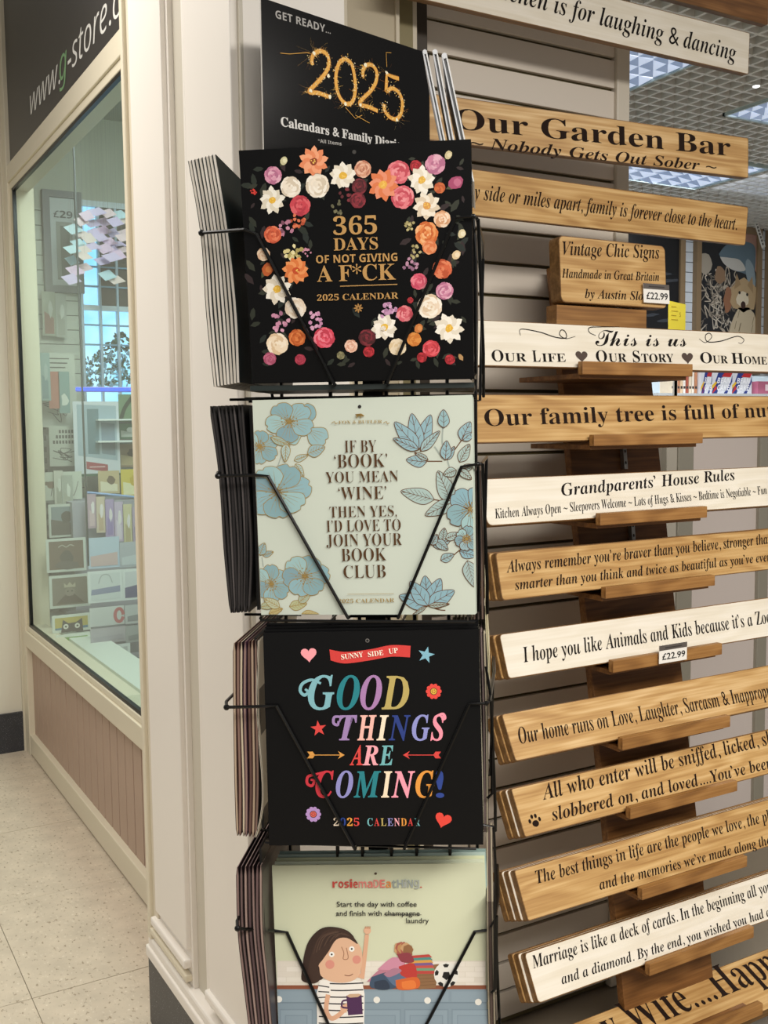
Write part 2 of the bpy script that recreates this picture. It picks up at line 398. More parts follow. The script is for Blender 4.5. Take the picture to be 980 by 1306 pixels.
# open cell ceiling
ZC = 3.0; c = MB(); GM = mat('#EDEAE2', .5); P_ = .0857
x = 1.9
c2 = MB()
nx = int((8.9-1.9)/P_)
for i in range(nx):
    c.box((1.9+i*P_-.0075, 2.1, ZC), (1.9+i*P_+.0075, YF, ZC+.035), GM)
for j in range(int((YF-2.1)/P_)):
    c.box((1.9, 2.1+j*P_-.0075, ZC+.0005), (8.9, 2.1+j*P_+.0075, ZC+.0345), GM)
ce = struct(c, 'ceiling'); c = MB(); c.box((1.9, 2.1, ZC+.22), (9, YF, ZC+.26), mat('#2C2A27', .8)); o = c.build('ceiling_void', ce)
def fixture(x0, y0, x1, y1, lab, z=None, st=1.0):
    z = ZC-.003 if z is None else z
    t = thing('ceiling_light', lab, 'light', Matrix.Translation((x0, y0, z)), 'far store ceiling lights')
    f = MB(); fm = mat('#BFD0CF', .4)
    for a, b2 in (((0, 0, -.012), (x1-x0, .014, .02)), ((0, y1-y0-.014, -.012), (x1-x0, y1-y0, .02)), ((0, 0, -.012), (.014, y1-y0, .02)), ((x1-x0-.014, 0, -.012), (x1-x0, y1-y0, .02))): f.box(a, b2, fm)
    o = f.build('light_frame', t); o.location = (0, 0, 0)
    em = mat('#C3D0E6', .3, emit=.8*st); em2 = mat('#8FA0BE', .3, emit=.55*st); em3 = mat('#EAF0FF', .3, emit=1.3*st)
    d = MB(); n = 7; w = (x1-x0-.02)/n; h = (y1-y0-.02)/n
    for i in range(n):
        for j in range(n):
            cx = .01+i*w; cy = .01+j*h; dz = random.uniform(-.012, .004)
            pk = (cx+w*.5, cy+h*.5, dz-.014)
            q = [(cx, cy, 0), (cx+w, cy, 0), (cx+w, cy+h, 0), (cx, cy+h, 0), pk]
            for a, b2, mm in ((0, 1, em), (1, 2, em2), (2, 3, em3 if random.random() < .35 else em), (3, 0, em2)): d.add([q[a], q[b2], q[4]], [(0, 1, 2)], mm)
    o = d.build('diffuser', t); o.location = (0, 0, 0)
    return t
fixture(2.77, 3.0, 3.37, 3.62, 'bluish prismatic ceiling light nearest the white sign end, beside the slatwall post')
fixture(4.04, 3.05, 4.64, 3.66, 'bluish prismatic ceiling light at the right edge above the garden bar sign')
fixture(4.0, 4.27, 5.14, 4.88, 'long bluish ceiling light seen just under the garden bar sign')
fixture(5.22, 4.2, 6.1, 4.88, 'white ceiling light glowing through the ceiling cells beside the garden bar sign end', ZC+.05, 1.6)
c = MB(); c.ball((0, 0, 0), .016, mat('#FFFFFF', .3, emit=3), sq=(1, 1, .4)); c.tube([(0, 0, 0), (0, 0, .03)], .02, GM)
p = hit(965, 110, 2, ZC-.01); o = c.build('spotlight', None, Matrix.Translation(p)); tag(o, 'tiny bright round spotlight in the open cell ceiling', 'light')

def rect_on(px0, py0, px1, py1, Y):
    a = hy(px0, py1, Y); b2 = hy(px1, py0, Y); return a.x, a.z, b2.x, b2.z
# framed pictures on the far wall
FW = mat('#8A7355', .5)
def pic(x0, y0, x1, y1, lab, art):
    X0, Z0, X1, Z1 = rect_on(x0, y0, x1, y1, YF-.03)
    t = thing('picture_frame', lab, 'picture', Matrix.Translation((X0, YF-.03, Z0)), 'framed pictures on the far wall')
    W = X1-X0; H = Z1-Z0; f = MB(); b3 = .05
    for a, b2 in (((0, -.012, 0), (b3, .03, H)), ((W-b3, -.012, 0), (W, .03, H)), ((b3, -.012, 0), (W-b3, .03, b3)), ((b3, -.012, H-b3), (W-b3, .03, H))): f.box(a, b2, FW)
    o = f.build('frame', t); o.location = (0, 0, 0)
    m = MB(); art(m, b3, b3, W-b3, H-b3); o = m.build('picture_print', t); o.location = (0, 0, 0)
def blob(cx, cz, rx, rz, n=14, j=0.0, rot=0):
    out = []
    for i in range(n):
        a = 2*math.pi*i/n; r = 1+random.uniform(-j, j); x = rx*r*math.cos(a); z = rz*r*math.sin(a)
        out.append((cx+x*math.cos(rot)-z*math.sin(rot), cz+x*math.sin(rot)+z*math.cos(rot)))
    return out
def art_dark(m, x0, z0, x1, z1):
    m.box((x0, .005, z0), (x1, .012, z1), mat('#17181B', .3))
    for k in range(5): m.flat(blob(x0+(x1-x0)*random.uniform(.5, .9), z0+(z1-z0)*random.uniform(.2, .9), .08, .012, 10, .3, .1), .0045-k*.0002, mat('#3A3E44', .4))
def art_animals(m, x0, z0, x1, z1):
    m.box((x0, .005, z0), (x1, .012, z1), mat('#1D1F23', .35)); W = x1-x0; H = z1-z0
    P = lambda u, v: (x0+W*u, z1-H*v)
    m.flat([P(*q) for q in ((.75, .0), (1, .0), (1, .28), (.9, .2))], .0046, mat('#B08878', .5))
    y = .0045
    for k in range(110):   # tangle of pale scribbled fur and bones on the left
        u = random.uniform(.02, .62); v = random.uniform(.3, 1.0)
        pts = bez([P(u+random.uniform(-.09, .09), v+random.uniform(-.06, .06)) for _ in range(4)], 5)
        pts = [(min(max(a, x0), x1), min(max(b2, z0), z1)) for a, b2 in pts]
        m.ribbon(pts, .011, y-k*.00001, mat(random.choice(['#B7AB98', '#8C8274', '#6E665C', '#C9BFAE']), .5), .6)
    y = .0030
    m.flat(blob(*P(.09, .25), .07, .08, 12, .1), y, mat('#A59C8C', .5))
    m.flat(blob(*P(.35, .32), .06, .07, 12, .15), y, mat('#8F7358', .5))
    m.flat(blob(*P(.5, .5), .05, .10, 12, .15), y-.0001, mat('#9A6B4E', .5))
    sh = bez([P(.32, .17), P(.45, .10), P(.7, .06), P(.95, .08), P(.98, .2), P(.93, .36), P(.8, .3), P(.6, .28), P(.42, .24), P(.32, .17)], 5)
    m.flat(sh, y-.0002, mat('#5F7480', .5))
    m.flat(bez([P(.34, .19), P(.5, .19), P(.7, .2), P(.8, .27), P(.6, .28), P(.42, .24), P(.34, .19)], 4), y-.0003, mat('#C6C4BC', .5))
    m.flat(blob(*P(.9, .3), .05, .12, 12, .1, .3), y-.0003, mat('#8D9EA6', .5))
    m.flat(blob(*P(.78, .46), .15, .13, 16, .12), y-.0004, mat('#B99F78', .5))
    m.flat(blob(*P(.78, .76), .16, .24, 16, .1), y-.0004, mat('#CDBD9E', .5))
    m.flat([P(.6, .42), P(.64, .3), P(.72, .38)], y-.0005, mat('#A58A64', .5)); m.flat([P(.84, .38), P(.93, .31), P(.95, .44)], y-.0005, mat('#A58A64', .5))
    m.flat(blob(*P(.76, .49), .07, .06, 12, .1), y-.0005, mat('#E0D3B8', .5)); m.flat(blob(*P(.77, .53), .028, .03, 10), y-.0006, mat('#3A2018', .5))
    m.flat(blob(*P(.7, .44), .013, .013, 8), y-.0006, mat('#20160F', .5)); m.flat(blob(*P(.84, .45), .013, .013, 8), y-.0006, mat('#20160F', .5))
    m.flat(blob(*P(.45, .97), .13, .07, 14, .1), y-.0005, mat('#A99A80', .5))
    for k in range(12):
        u = random.uniform(.55, .98); v = random.uniform(.55, .98); m.ribbon([P(u, v), P(u-.03, v+.06)], .006, y-.0007, mat('#8E7E62', .5))
pic(776, 288, 874, 475, 'wide dark picture in thin brown frame, partly behind the small three-line sign', art_dark)
pic(886, 292, 972, 476, 'brown framed poster of a shark and cats on the far slatwall', art_animals)
pic(977, 296, 1040, 476, 'brown picture frame cut off by the right edge of the photo', art_dark)
M_ = frame(hy(970, 300, YF-.16), Vector((.5, 0, -1)), Vector((1, 0, .5)))
c = MB(); c.box((-.12, 0, -.02), (.1, .004, .02), mat('#DCDAD2', .5)); lt2 = MB(); o = c.build('price_strip', None, M_)
tag(o, 'slanted white price strip hanging over the corner of the shark poster frame', 'label')

for k in range(7): lt2.box((-.1+k*.027, -.001, -.008), (-.082+k*.027, 0, .008), mat('#5A5650', .6))
lt2.build('lettering', o, M_)
# yellow note
X0, Z0, X1, Z1 = rect_on(853, 385, 875, 414, 3.6)
t = thing('yellow_note', 'small bright yellow price card standing above the white family sign', 'card', Matrix.Translation((X0, 3.6, Z0)))
c = MB(); W = X1-X0; H = Z1-Z0; c.prism([(0, -.03), (W, -.03), (W, H-.012), (0, H)], 0, .002, mat('#FFE94A', .6)); o = c.build('card', t); o.location = (0, 0, 0)
c = MB()
for k in range(4): c.box((W*.15, -.0008, H*(.75-.18*k)), (W*(.45+.1*(k % 2)), 0, H*(.75-.18*k)+.003), mat('#C9A92F', .6))
vs, fs = text_mesh('5', 'sans'); c.add([(W*.62+v[0]*.022, -.0008, H*.35+v[1]*.03) for v in vs], fs, mat('#A88A20', .6))
o = c.build('lettering', t); o.location = (0, 0, 0)
c = MB(); c.box((W*.4, .003, -1.25), (W*.6, .012, H*.8), mat('#C9C4B8', .5)); c.box((-.1, -.08, -Z0), (W+.1, .1, -Z0+.02), mat('#C9C4B8', .5)); c.box((W*.42, .003, -Z0), (W*.58, .012, 0), mat('#C9C4B8', .5)); o = c.build('stand', t); o.location = (0, 0, 0)
# shelf with magazines and books seen between the two signs
YS = 4.6
X0, Z0, X1, Z1 = rect_on(853, 470, 990, 506, YS)
t = thing('display_unit', 'pale display unit with white top in the far store', 'shelf', Matrix.Translation((X0-.15, YS, 0)))
c = MB(); c.box((0, -.05, 0), (X1-X0+1.0, .5, Z0-.0), mat('#D8DEE0', .4)); c.box((0, -.06, Z0), (X1-X0+1, .5, Z0+.02), mat('#E8EEF0', .4)); c.box((0, .4, Z0+.02), (X1-X0+1, .43, Z0+.16), mat('#CBD8DE', .4)); o = c.build('unit', t); o.location = (0, 0, 0)
for k, (a, b2) in enumerate(((894, 909), (906, 935), (931, 960))):
    X0, Z0m, X1, Z1 = rect_on(a, 481, b2, 500, YS-.0+k*.004)
    W = X1-X0; H = .13; t = thing('snack_box', ['silver box with red and blue swirl, leftmost of three above the family tree sign', 'silver box with red and blue swirl, middle of three above the family tree sign', 'silver box with red and blue swirl, rightmost of three above the family tree sign'][k], 'box', Matrix.Translation((X0, YS+k*.004, Z0+.021)), 'swirl boxes in the far store')
    c = MB(); c.box((0, 0, 0), (W*.98, .05, H), mat('#D8D9DE', .35)); o = c.build('carton', t); o.location = (0, 0, 0)
    c = MB(); c.flat([(W*.35, H), (W*.62, H), (W*.3, 0), (W*.05, 0)], -.0005, mat('#22367F', .4)); c.flat([(W*.62, H), (W*.98, H), (W*.9, H*.8), (W*.5, H*.82)], -.0006, mat('#B8262B', .4))
    c.flat([(W*.98, H*.9), (W*.9, H*.55), (W*.6, .0), (W*.75, 0), (W*.98, H*.6)], -.0007, mat('#22367F', .4)); c.flat([(W*.02, H*.1), (W*.3, H*.5), (W*.26, H*.6), (0, H*.3)], -.0008, mat('#E2B52C', .4)); c.flat([(W*.1, 0), (W*.3, H*.25), (W*.24, H*.4), (0.02, H*.06)], -.0009, mat('#C4332C', .4))
    for ww, zz in (('BEAN', .5), ('CAKE', .16)):
        vs, fs = text_mesh(ww, 'bold'); c.add([(W*.28+v[0]*W*.22+v[1]*.012, -.0012, H*zz+v[1]*H*.38) for v in vs], fs, mat('#F4F4F6', .4))
    o = c.build('box_print', t); o.location = (0, 0, 0)
bc = ['#E9D8BE', '#F1E6D6', '#C98B66', '#E8C9A4', '#F2EBE0', '#B45E4A']
for k in range(9):
    X0, Z0b, X1, Z1 = rect_on(857+k*3.7, 474, 857+k*3.7+3.1, 500, YS+.02)
    c = MB(); c.box((0, 0, 0), (X1-X0, .1, .14+.01*(k % 3)), mat(bc[k % 6], .6)); c.box((.002, -.001, .03), (X1-X0-.002, 0, .045), mat('#3A3230', .6))
    o = c.build('book', None, Matrix.Translation((X0, YS+.02, Z0+.021))); tag(o, ['first', 'second', 'third', 'fourth', 'fifth', 'sixth', 'seventh', 'eighth', 'ninth'][k]+' small book from the left in the row beside the swirl boxes', 'book', 'row of small books in the far store')
X0, Z0b, X1, Z1 = rect_on(967, 489, 990, 500, YS-.02)
c = MB(); c.box((0, 0, 0), (X1-X0, .06, .08), mat('#B5657E', .5)); c.box((.07, -.001, .02), (.12, 0, .06), mat('#EBD6DA', .5)); o = c.build('pink_box', None, Matrix.Translation((X0, YS-.02, Z0+.021))); tag(o, 'dusky pink box at the far right of the display unit top', 'box')
# low pale partition between posts
YL = 2.6
a = hy(866, 560, YL).x; b2 = hy(886, 560, YL).x; d = hy(962, 700, YL).x; e = hy(981, 700, YL).x
c = MB(); c.box((a-.05, YL+.004, 0), (a, YL+.05, 1.47), mat('#B9B3A6', .5)); c.box((a, YL, 0), (b2, YL+.06, 1.475), mat('#A7A294', .35, .3)); c.box((e-.055, YL, 0), (e, YL+.06, 1.475), mat('#A7A294', .35, .3)); pw = struct(c, 'wall_side', bevel=.004)
c = MB(); c.box((b2, YL+.015, .05), (e-.055, YL+.03, 1.46), mat('#D9CEC8', .12)); c.build('panel', pw)
c = MB(); c.box((e, YL+.015, .05), (e+.6, YL+.03, 1.46), mat('#D9CEC8', .12)); c.build('panel', pw)
c = MB(); c.box((a-.85, YL+.03, 0), (a-.05, YL+.045, 1.47), mat('#8C857A', .5)); c.build('panel', pw)

# ================================================================ INSIDE THE SHOP WINDOW
YI = 5.5
c = MB(); c.box((.94, YI+.012, 0), (1.86, YI+.04, 3.2), mat('#6E7168', .7)); wi = struct(c, 'wall_inner')
sb = MB(); sb.box((.94, 0, 0), (1.36, .012, .070), mat('#C4C8BA', .5)); s0 = None
for k in range(34):
    if s0 is None: s0 = sb.build('slat', wi); o = s0
    else: o = s0.copy(); COL.objects.link(o); o.parent = wi
    o.location = (0, YI, 2.5331-.0745*(24-k)+.002-.0)
c = MB(); c.box((.94, YI-.002, 2.62), (1.82, YI+.012, 3.2), mat('#B9BCAE', .6)); c.box((1.36, YI-.002, 0), (1.82, YI+.012, 1.3), mat('#9FA199', .6)); c.build('panel', wi)
c = MB(); c.box((.94, 2.25, 3.1), (1.86, 5.6, 3.15), mat('#C9CABF', .7)); struct(c, 'ceiling').name = 'ceiling_inner'
c = MB(); c.box((1.82, 2.25, 0), (1.86, 5.5, 3.15), mat('#A9ABA2', .7)); struct(c, 'wall_inner').name = 'wall_inner_side'
c = MB(); c.box((.98, 2.2, 0), (1.82, 2.24, 3.15), mat('#A9ABA2', .7)); struct(c, 'wall_inner').name = 'wall_inner_near'
# big grey frame with price
X0, Z0, X1, Z1 = rect_on(58, 246, 103, 372, YI-.03)
t = thing('grey_picture_frame', 'large grey frame with white mount and price label behind the window glass', 'picture', Matrix.Translation((X0, YI-.03, Z0)))
W = X1-X0; H = Z1-Z0; f = MB(); b3 = .035; gmF = mat('#75777A', .5)
for a_, b_ in (((0, -.01, 0), (b3, .03, H)), ((W-b3, -.01, 0), (W, .03, H)), ((b3, -.01, 0), (W-b3, .03, b3)), ((b3, -.01, H-b3), (W-b3, .03, H))): f.box(a_, b_, gmF)
o = f.build('frame', t); o.location = (0, 0, 0)
f = MB(); f.box((b3, .0, b3), (W-b3, .02, H-b3), mat('#C5CACB', .5)); f.box((b3+.03, -.003, b3+.03), (W-b3-.015, 0, H-b3-.12), mat('#8E9188', .4)); f.box((b3+.05, -.004, b3+.05), (W-b3-.03, -.003, H-b3-.14), mat('#6C6E64', .4))
vs, fs = text_mesh('£29', 'bold'); f.add([(b3+.015+v[0]*.06, -.0045, H-b3-.10+v[1]*.05) for v in vs], fs, mat('#55575A', .5)); o = f.build('mount', t); o.location = (0, 0, 0)
# glass divider with dark edge
p0 = hy(102, 400, 5.3)
dv = thing('glass_divider', 'tall clear glass divider with a thin dark edge inside the shop window', 'divider', Matrix.Translation((p0.x, 4.55, 0)))
c = MB(); c.box((-.003, 0, .9), (.003, .012, 3.1), mat('#3C4347', .4)); o = c.build('edge_strip', dv); q0 = hy(109, 600, 4.55); o.location = (q0.x-p0.x, 0, 0)
# added window with sky and tree, standing for the bright reflection in the glass
wx0 = hy(104, 400, YI).x; wx1 = hy(186, 400, YI).x; wz0 = hy(130, 530, YI).z; wz1 = hy(130, 266, YI).z
c = MB(); WM = mat('#D8E4EE', .4)
c.box((wx0, YI-.03, wz0-.03), (wx1, YI-.004, wz0), WM); c.box((wx0, YI-.03, wz1), (wx1, YI-.004, wz1+.03), WM)
for xx in (wx0, hy(127, 400, YI).x, hy(149, 400, YI).x, wx1): c.box((xx-.008, YI-.035, wz0), (xx+.004, YI-.004, wz1), mat('#B5C9DC', .4))
c.box((hy(128, 400, YI).x, YI-.02, hy(128, 392, YI).z), (wx1, YI-.005, wz1), mat('#5E564E', .6)); c.box((wx0, YI-.032, hy(128, 394, YI).z-.012), (wx1, YI-.004, hy(128, 394, YI).z+.014), WM)
for yy in (341, 366, 391, 415, 440): zz = hy(120, yy, YI).z; c.box((wx0, YI-.03, zz-.004), (wx1, YI-.004, zz+.004), mat('#7FA6C4', .4))
w2 = struct(c, 'reflected_window')
skm = bpy.data.materials.new('reflected_sky'); skm.use_nodes = True; nt = skm.node_tree; b_ = nt.nodes['Principled BSDF']; b_.inputs['Base Color'].default_value = (0, 0, 0, 1)  # glowing pane carries the daylight reflected in the shop glass
b_.inputs['Emission Strength'].default_value = 2.2; tc = nt.nodes.new('ShaderNodeTexCoord'); n = nt.nodes.new('ShaderNodeTexNoise'); n.inputs['Scale'].default_value = 5
cr = nt.nodes.new('ShaderNodeValToRGB'); e = cr.color_ramp.elements; e[0].position = .35; e[0].color = lin('#74BFE6'); e[1].position = .62; e[1].color = lin('#A9D2F2')
nt.links.new(tc.outputs['Object'], n.inputs[0]); nt.links.new(n.outputs[0], cr.inputs[0]); nt.links.new(cr.outputs[0], b_.inputs['Emission Color'])
c = MB(); c.box((wx0, YI-.006, wz0), (wx1, YI-.003, wz1), skm); c.build('pane', w2)
# tree of the reflection, built as dark foliage on the added window
c = MB(); GT = [mat('#24402F', .7), mat('#35553F', .7), mat('#4C6A58', .7), mat('#8FB6CC', .6)]
tcx = hy(160, 450, YI-.02).x; tz = hy(160, 430, YI-.02).z
for k in range(520):
    px_ = random.uniform(106, 172); py_ = random.uniform(424, 492)
    top = 458-34*math.exp(-((px_-152)/22)**2)
    if py_ < top: continue
    p = hy(px_, py_, YI-.012); r = random.uniform(.006, .018)
    mm = GT[3] if (py_ > 448 and random.random() < .45) else random.choice(GT[:3])
    c.add([(p.x+x, p.y+random.uniform(-.006, .004), p.z+z) for x, z in blob(0, 0, r, r*.5, 6, .3, random.uniform(0, 3))], [list(range(6))], mm)
o = c.build('tree'); tag(o, 'dark green tree of the glass reflection, built on the added blue window', 'tree')
# added diamonds standing in for the ceiling mesh reflected in the glass
dm = ['#F2CFF2', '#DCC9F8', '#FBDCE8', '#C9EBFB', '#FAE3E0', '#E4CFFB']
DL = [(111, 275), (124, 270), (138, 272), (152, 274), (160, 280), (118, 285), (133, 283), (147, 283), (104, 282), (94, 292), (106, 300), (120, 297), (132, 294), (144, 297), (156, 303), (100, 310), (113, 304), (129, 303), (139, 308), (150, 312), (159, 297), (92, 318), (104, 318), (118, 314), (134, 317), (145, 320), (155, 318), (92, 332), (108, 327), (143, 328), (151, 325), (130, 333), (108, 341), (137, 351), (148, 357), (91, 356), (96, 345)]
for k, (px_, py_) in enumerate(DL):
    Y_ = 5.1+.02*(k % 7); p = hy(px_, py_, Y_); w = .046*random.uniform(.8, 1.15); h = .024*random.uniform(.8, 1.2)
    t_ = MB(); sk = random.uniform(.2, .9)*h
    t_.prism([(-w, sk*.4), (-w*.2, -h), (w, -sk*.4), (w*.2, h)], 0, .002, mat(dm[k % 6], .25, emit=0, spec=.8)); t_.tube([(0, .001, h*.8), (0, .001, 3.1-p.z)], .0004, mat('#999999', .4), 3)
    o = t_.build('reflected_diamond', None, Matrix.Translation(p)); tag(o, 'pale pink and lilac diamond standing in for the ceiling mesh reflection in the shop window', 'reflection', 'diamonds of the ceiling mesh reflection in the shop window')
# led strip
a = hy(91, 496, 5.3); b_ = hy(176, 498, 5.3)
c = MB(); c.box((a.x, 5.29, a.z-.008), (1.82, 5.31, a.z+.006), mat('#3B5BFF', .3, emit=1.6)); c.box((a.x, 5.31, a.z-.014), (1.82, 5.33, a.z+.012), mat('#C8C4E0', .4)); o = c.build('led_strip'); tag(o, 'glowing blue strip light across the shop interior', 'light')
# glass shelves
for k, yy in enumerate((536, 563)):
    a = hy(112, yy, 5.2); b_ = hy(178, yy, 5.2); c = MB(); c.box((a.x, 5.0, a.z-.004), (1.82, 5.2, a.z+.004), mat('#F0F3F4', .2)); c.box((a.x+.01, 5.19, a.z-.01), (1.82, 5.2, a.z), mat('#C9D0D4', .2)); o = c.build('shelf'); tag(o, ['upper', 'lower'][k]+' white glass-fronted shelf under the blue strip light', 'shelf')
# info poster
def card(x0, y0, x1, y1, Y, base, lab, art=None, group=None, name='greeting_card', cat='card', border=None, extra=None):
    X0, Z0, X1, Z1 = rect_on(x0, y0, x1, y1, Y)
    while X0 < WX+.03: Y += .05; X0, Z0, X1, Z1 = rect_on(x0, y0, x1, y1, Y)
    t = thing(name, lab, cat, Matrix.Translation((X0, Y, Z0)), group); W = X1-X0; H = Z1-Z0
    c = MB(); c.box((0, 0, 0), (W, .003, H), mat(border or base, .5)); o = c.build('card_stock', t); o.location = (0, 0, 0)
    c = MB()
    if border: q = .012; c.flat([(q, q), (W-q, q), (W-q, H-q), (q, H-q)], -.0008, mat(base, .5))
    if art: art(c, W, H)
    if border or art: o = c.build('card_print', t); o.location = (0, 0, 0)
    return t
def tx(c, s, x, z, sc, h, st='sans', y=-.0014, sx=1):
    vs, fs = text_mesh(s, st); c.add([(x+v[0]*sc*sx, y, z+v[1]*sc) for v in vs], fs, mat(h, .6))
INK = mat('#4A4A48', .6)
def a_text(c, W, H):
    
    for k in range(3):
        for j in range(5+2*k): c.box((W*(.5-.06*(2.5+k)+.11*j-.05*k), -.0012, H*(.82-.13*k)), (W*(.5-.06*(2.5+k)+.11*j+.07-.05*k), -.001, H*(.9-.13*k)), INK) if W*(.5-.06*(2.5+k)+.11*j+.07-.05*k) < W else None
    for k in range(6): c.ribbon(bez([(W*random.uniform(.1, .9), H*random.uniform(.08, .45)) for _ in range(4)], 5), .003, -.0012, INK)
def a_lines(c, W, H):
    for k in range(8): c.ribbon(bez([(W*random.uniform(.08, .92), H*random.uniform(.06, .35)) for _ in range(3)], 5), .003, -.0012, INK)
    for k in range(3): c.box((W*(.25+.05*k), -.0012, H*(.92-.06*k)), (W*(.85-.05*k), -.001, H*(.935-.06*k)), INK)
def a_bird(c, W, H):
    c.flat(blob(W*.32, H*.55, W*.1, H*.13, 12, .1), -.0012, mat('#7A6350', .6)); c.flat(blob(W*.2, H*.6, W*.07, H*.07, 10, .1), -.0013, mat('#6C5643', .6))
    c.ribbon([(W*.33, H*.45), (W*.3, H*.15)], .003, -.0013, INK); c.ribbon([(W*.38, H*.48), (W*.42, H*.15)], .003, -.0013, INK)
    for k in range(4): c.ribbon(bez([(W*random.uniform(.5, .95), H*random.uniform(.1, .9)) for _ in range(3)], 5), .004, -.0012, mat('#8C8A84', .6))
def a_pic(c, W, H):
    c.flat(blob(W*.5, H*.42, W*.16, H*.24, 12, .15), -.0012, mat('#55524C', .6)); c.flat(blob(W*.5, H*.2, W*.34, H*.12, 12, .2), -.0013, mat('#66605A', .6)); c.ribbon(bez([(W*.3, H*.74), (W*.4, H*.8), (W*.5, H*.74), (W*.6, H*.8), (W*.7, H*.76)]), .004, -.0012, mat('#B9B6AC', .5))
def a_cat1(c, W, H):
    c.flat([(W*.15, H*.12), (W*.4, H*.42), (W*.6, H*.42), (W*.85, H*.12)], -.0011, mat('#5E5248', .6)); c.flat(blob(W*.5, H*.48, W*.14, H*.13, 12, .08), -.0013, mat('#8D8478', .6))
    c.flat([(W*.36, H*.62), (W*.36, H*.76), (W*.43, H*.68), (W*.5, H*.78), (W*.57, H*.68), (W*.64, H*.76), (W*.64, H*.62)], -.0014, mat('#BDB4A0', .6))
    for s in (-1, 1): c.flat(blob(W*(.5+.05*s), H*.5, W*.02, H*.02, 8), -.0015, mat('#22201C', .6))
def a_cat2(c, W, H):
    c.flat([(.012, .012), (W-.012, .012), (W-.012, H*.3), (.012, H*.26)], -.0011, mat('#4E86A8', .6))
    c.flat([(W*.22, .0), (W*.28, H*.72), (W*.42, H*.5), (W*.62, H*.52), (W*.78, H*.74), (W*.8, .0)], -.0013, mat('#3C3A38', .6))
    for s in (-1, 1):
        c.flat(blob(W*(.5+.15*s), H*.32, W*.07, W*.07, 12), -.0015, mat('#EDEAE0', .6)); c.flat(blob(W*(.5+.15*s), H*.32, W*.028, W*.028, 8), -.0017, mat('#151515', .6))
def a_green(c, W, H):
    c.flat(blob(W*.5, H*.45, W*.2, H*.2, 12, .1), -.0013, mat('#C88A5A', .6)); c.flat([(W*.6, H*.8), (W*.95, H*.5), (W*.7, H*.3)], -.0014, mat('#2E5A34', .6))
def a_shade(h1, h2):
    def f(c, W, H):
        c.flat([(.01, .01), (W-.01, .01), (W-.01, H*.4), (.01, H*.55)], -.0011, mat(h1, .6)); c.flat(blob(W*.6, H*.6, W*.18, H*.18, 12, .2), -.0013, mat(h2, .6))
    return f
# left column of cards
card(33, 557, 48, 643, 4.55, '#A9BBB0', 'narrow pale green leaflet at the far left of the shop window', a_shade('#8AA79C', '#E1E6DE'), name='leaflet', cat='leaflet')
def a_price(c, W, H):
    c.flat([(0, H*.88), (W, H*.86), (W, H), (0, H)], -.0011, mat('#7DB544', .6)); c.flat([(0, 0), (W, 0), (W, H*.12), (0, H*.14)], -.0011, mat('#7DB544', .6))
    for k in range(6): c.box((W*.3, -.002, H*(.78-.11*k)), (W*.8, -.001, H*(.78-.11*k)+.008), mat('#55574F', .6))
card(40, 716, 54, 802, 4.6, '#E7EBE2', 'tall green and white price list strip low in the shop window', a_price, name='price_list', cat='label')
rk = thing('card_rack', 'grey upright card rack strip behind the cards in the window', 'rack', Matrix.Translation((0, 0, 0)))
c = MB(); a = hy(46, 450, 5.2); b_ = hy(100, 600, 5.2); c.box((a.x, 5.2, 0), (b_.x, 5.22, a.z), mat('#8A8F88', .5))
for k in range(19): c.box((a.x+.02, 5.198, .62+.055*k), (a.x+.032, 5.2, .645+.055*k), mat('#5A5F5A', .5))
c.build('rack_back', rk)
card(49, 451, 95, 545, 5.15, '#C3C7BC', 'tall pale card with fine line drawing and thin bottles, top of the window card column', a_lines)
card(63, 474, 75, 521, 5.08, '#B06B5A', 'slim brick red bookmark in the window', None, name='bookmark', cat='bookmark')
card(76, 474, 88, 527, 5.08, '#7C9A98', 'slim teal bookmark with a white star in the window', lambda c, W, H: c.flat(blob(W*.5, H*.3, W*.3, W*.5, 8, .4), -.001, mat('#D5D9D0', .6)), name='bookmark', cat='bookmark')
card(52, 450, 63, 511, 5.06, '#8EA9A6', 'slim blue green card hanging at the left of the bookmarks', a_shade('#6E8C90', '#A5B8B5'))
card(64, 543, 98, 595, 5.12, '#BFC2B6', 'pale card with hand drawn capitals and a sketched dog, in the window', a_text)
card(48, 601, 104, 639, 5.0, '#CBD0C4', 'pale landscape card with a small brown bird', a_bird)
card(63, 642, 99, 686, 4.9, '#7C8A90', 'dark grey blue picture card with white border below the bird card', a_shade('#5A5650', '#4A4640'), border='#C9CFC8')
card(60, 685, 109, 731, 4.8, '#766456', 'brown picture card with thick white border in the window', a_pic, border='#D5DAD4')
card(64, 731, 114, 777, 4.7, '#80786C', 'card showing a crowned grey cat, white bordered', a_cat1, border='#D5DAD4')
card(67, 781, 115, 808, 4.6, '#C7B45A', 'yellow card with a wide eyed black cat', a_cat2, border='#E2E6DE')
card(72, 806, 115, 832, 4.5, '#7FA550', 'green card with an orange patch and dark leaf', a_green, border='#E2E6DE')
card(96, 829, 118, 850, 4.42, '#C9B356', 'small yellow card lowest in the window card column', None, border='#E2E6DE')
for k, (xa, ya, xb, yb, h) in enumerate(((68, 378, 74, 425, '#8E8A60'), (55, 372, 70, 428, '#A9B09C'), (72, 375, 84, 430, '#B3B8AC'), (70, 600, 80, 645, '#C9C9BE'), (80, 606, 92, 655, '#A9AEA4'))):
    card(xa, ya, xb, yb, (5.47, 5.46, 5.455, 4.985, 4.98)[k], h, ['green brown bagged ornament under the grey frame', 'clear bag with red speckled card under the grey frame', 'grey clear bag beside the speckled bag', 'beige tag hanging in front of the bird card', 'grey green tag hanging right of the beige tag'][k], a_shade('#9A6A5A' if k == 1 else '#A5A89A', '#D5D8CE'), name='hanging_bag', cat='bag')
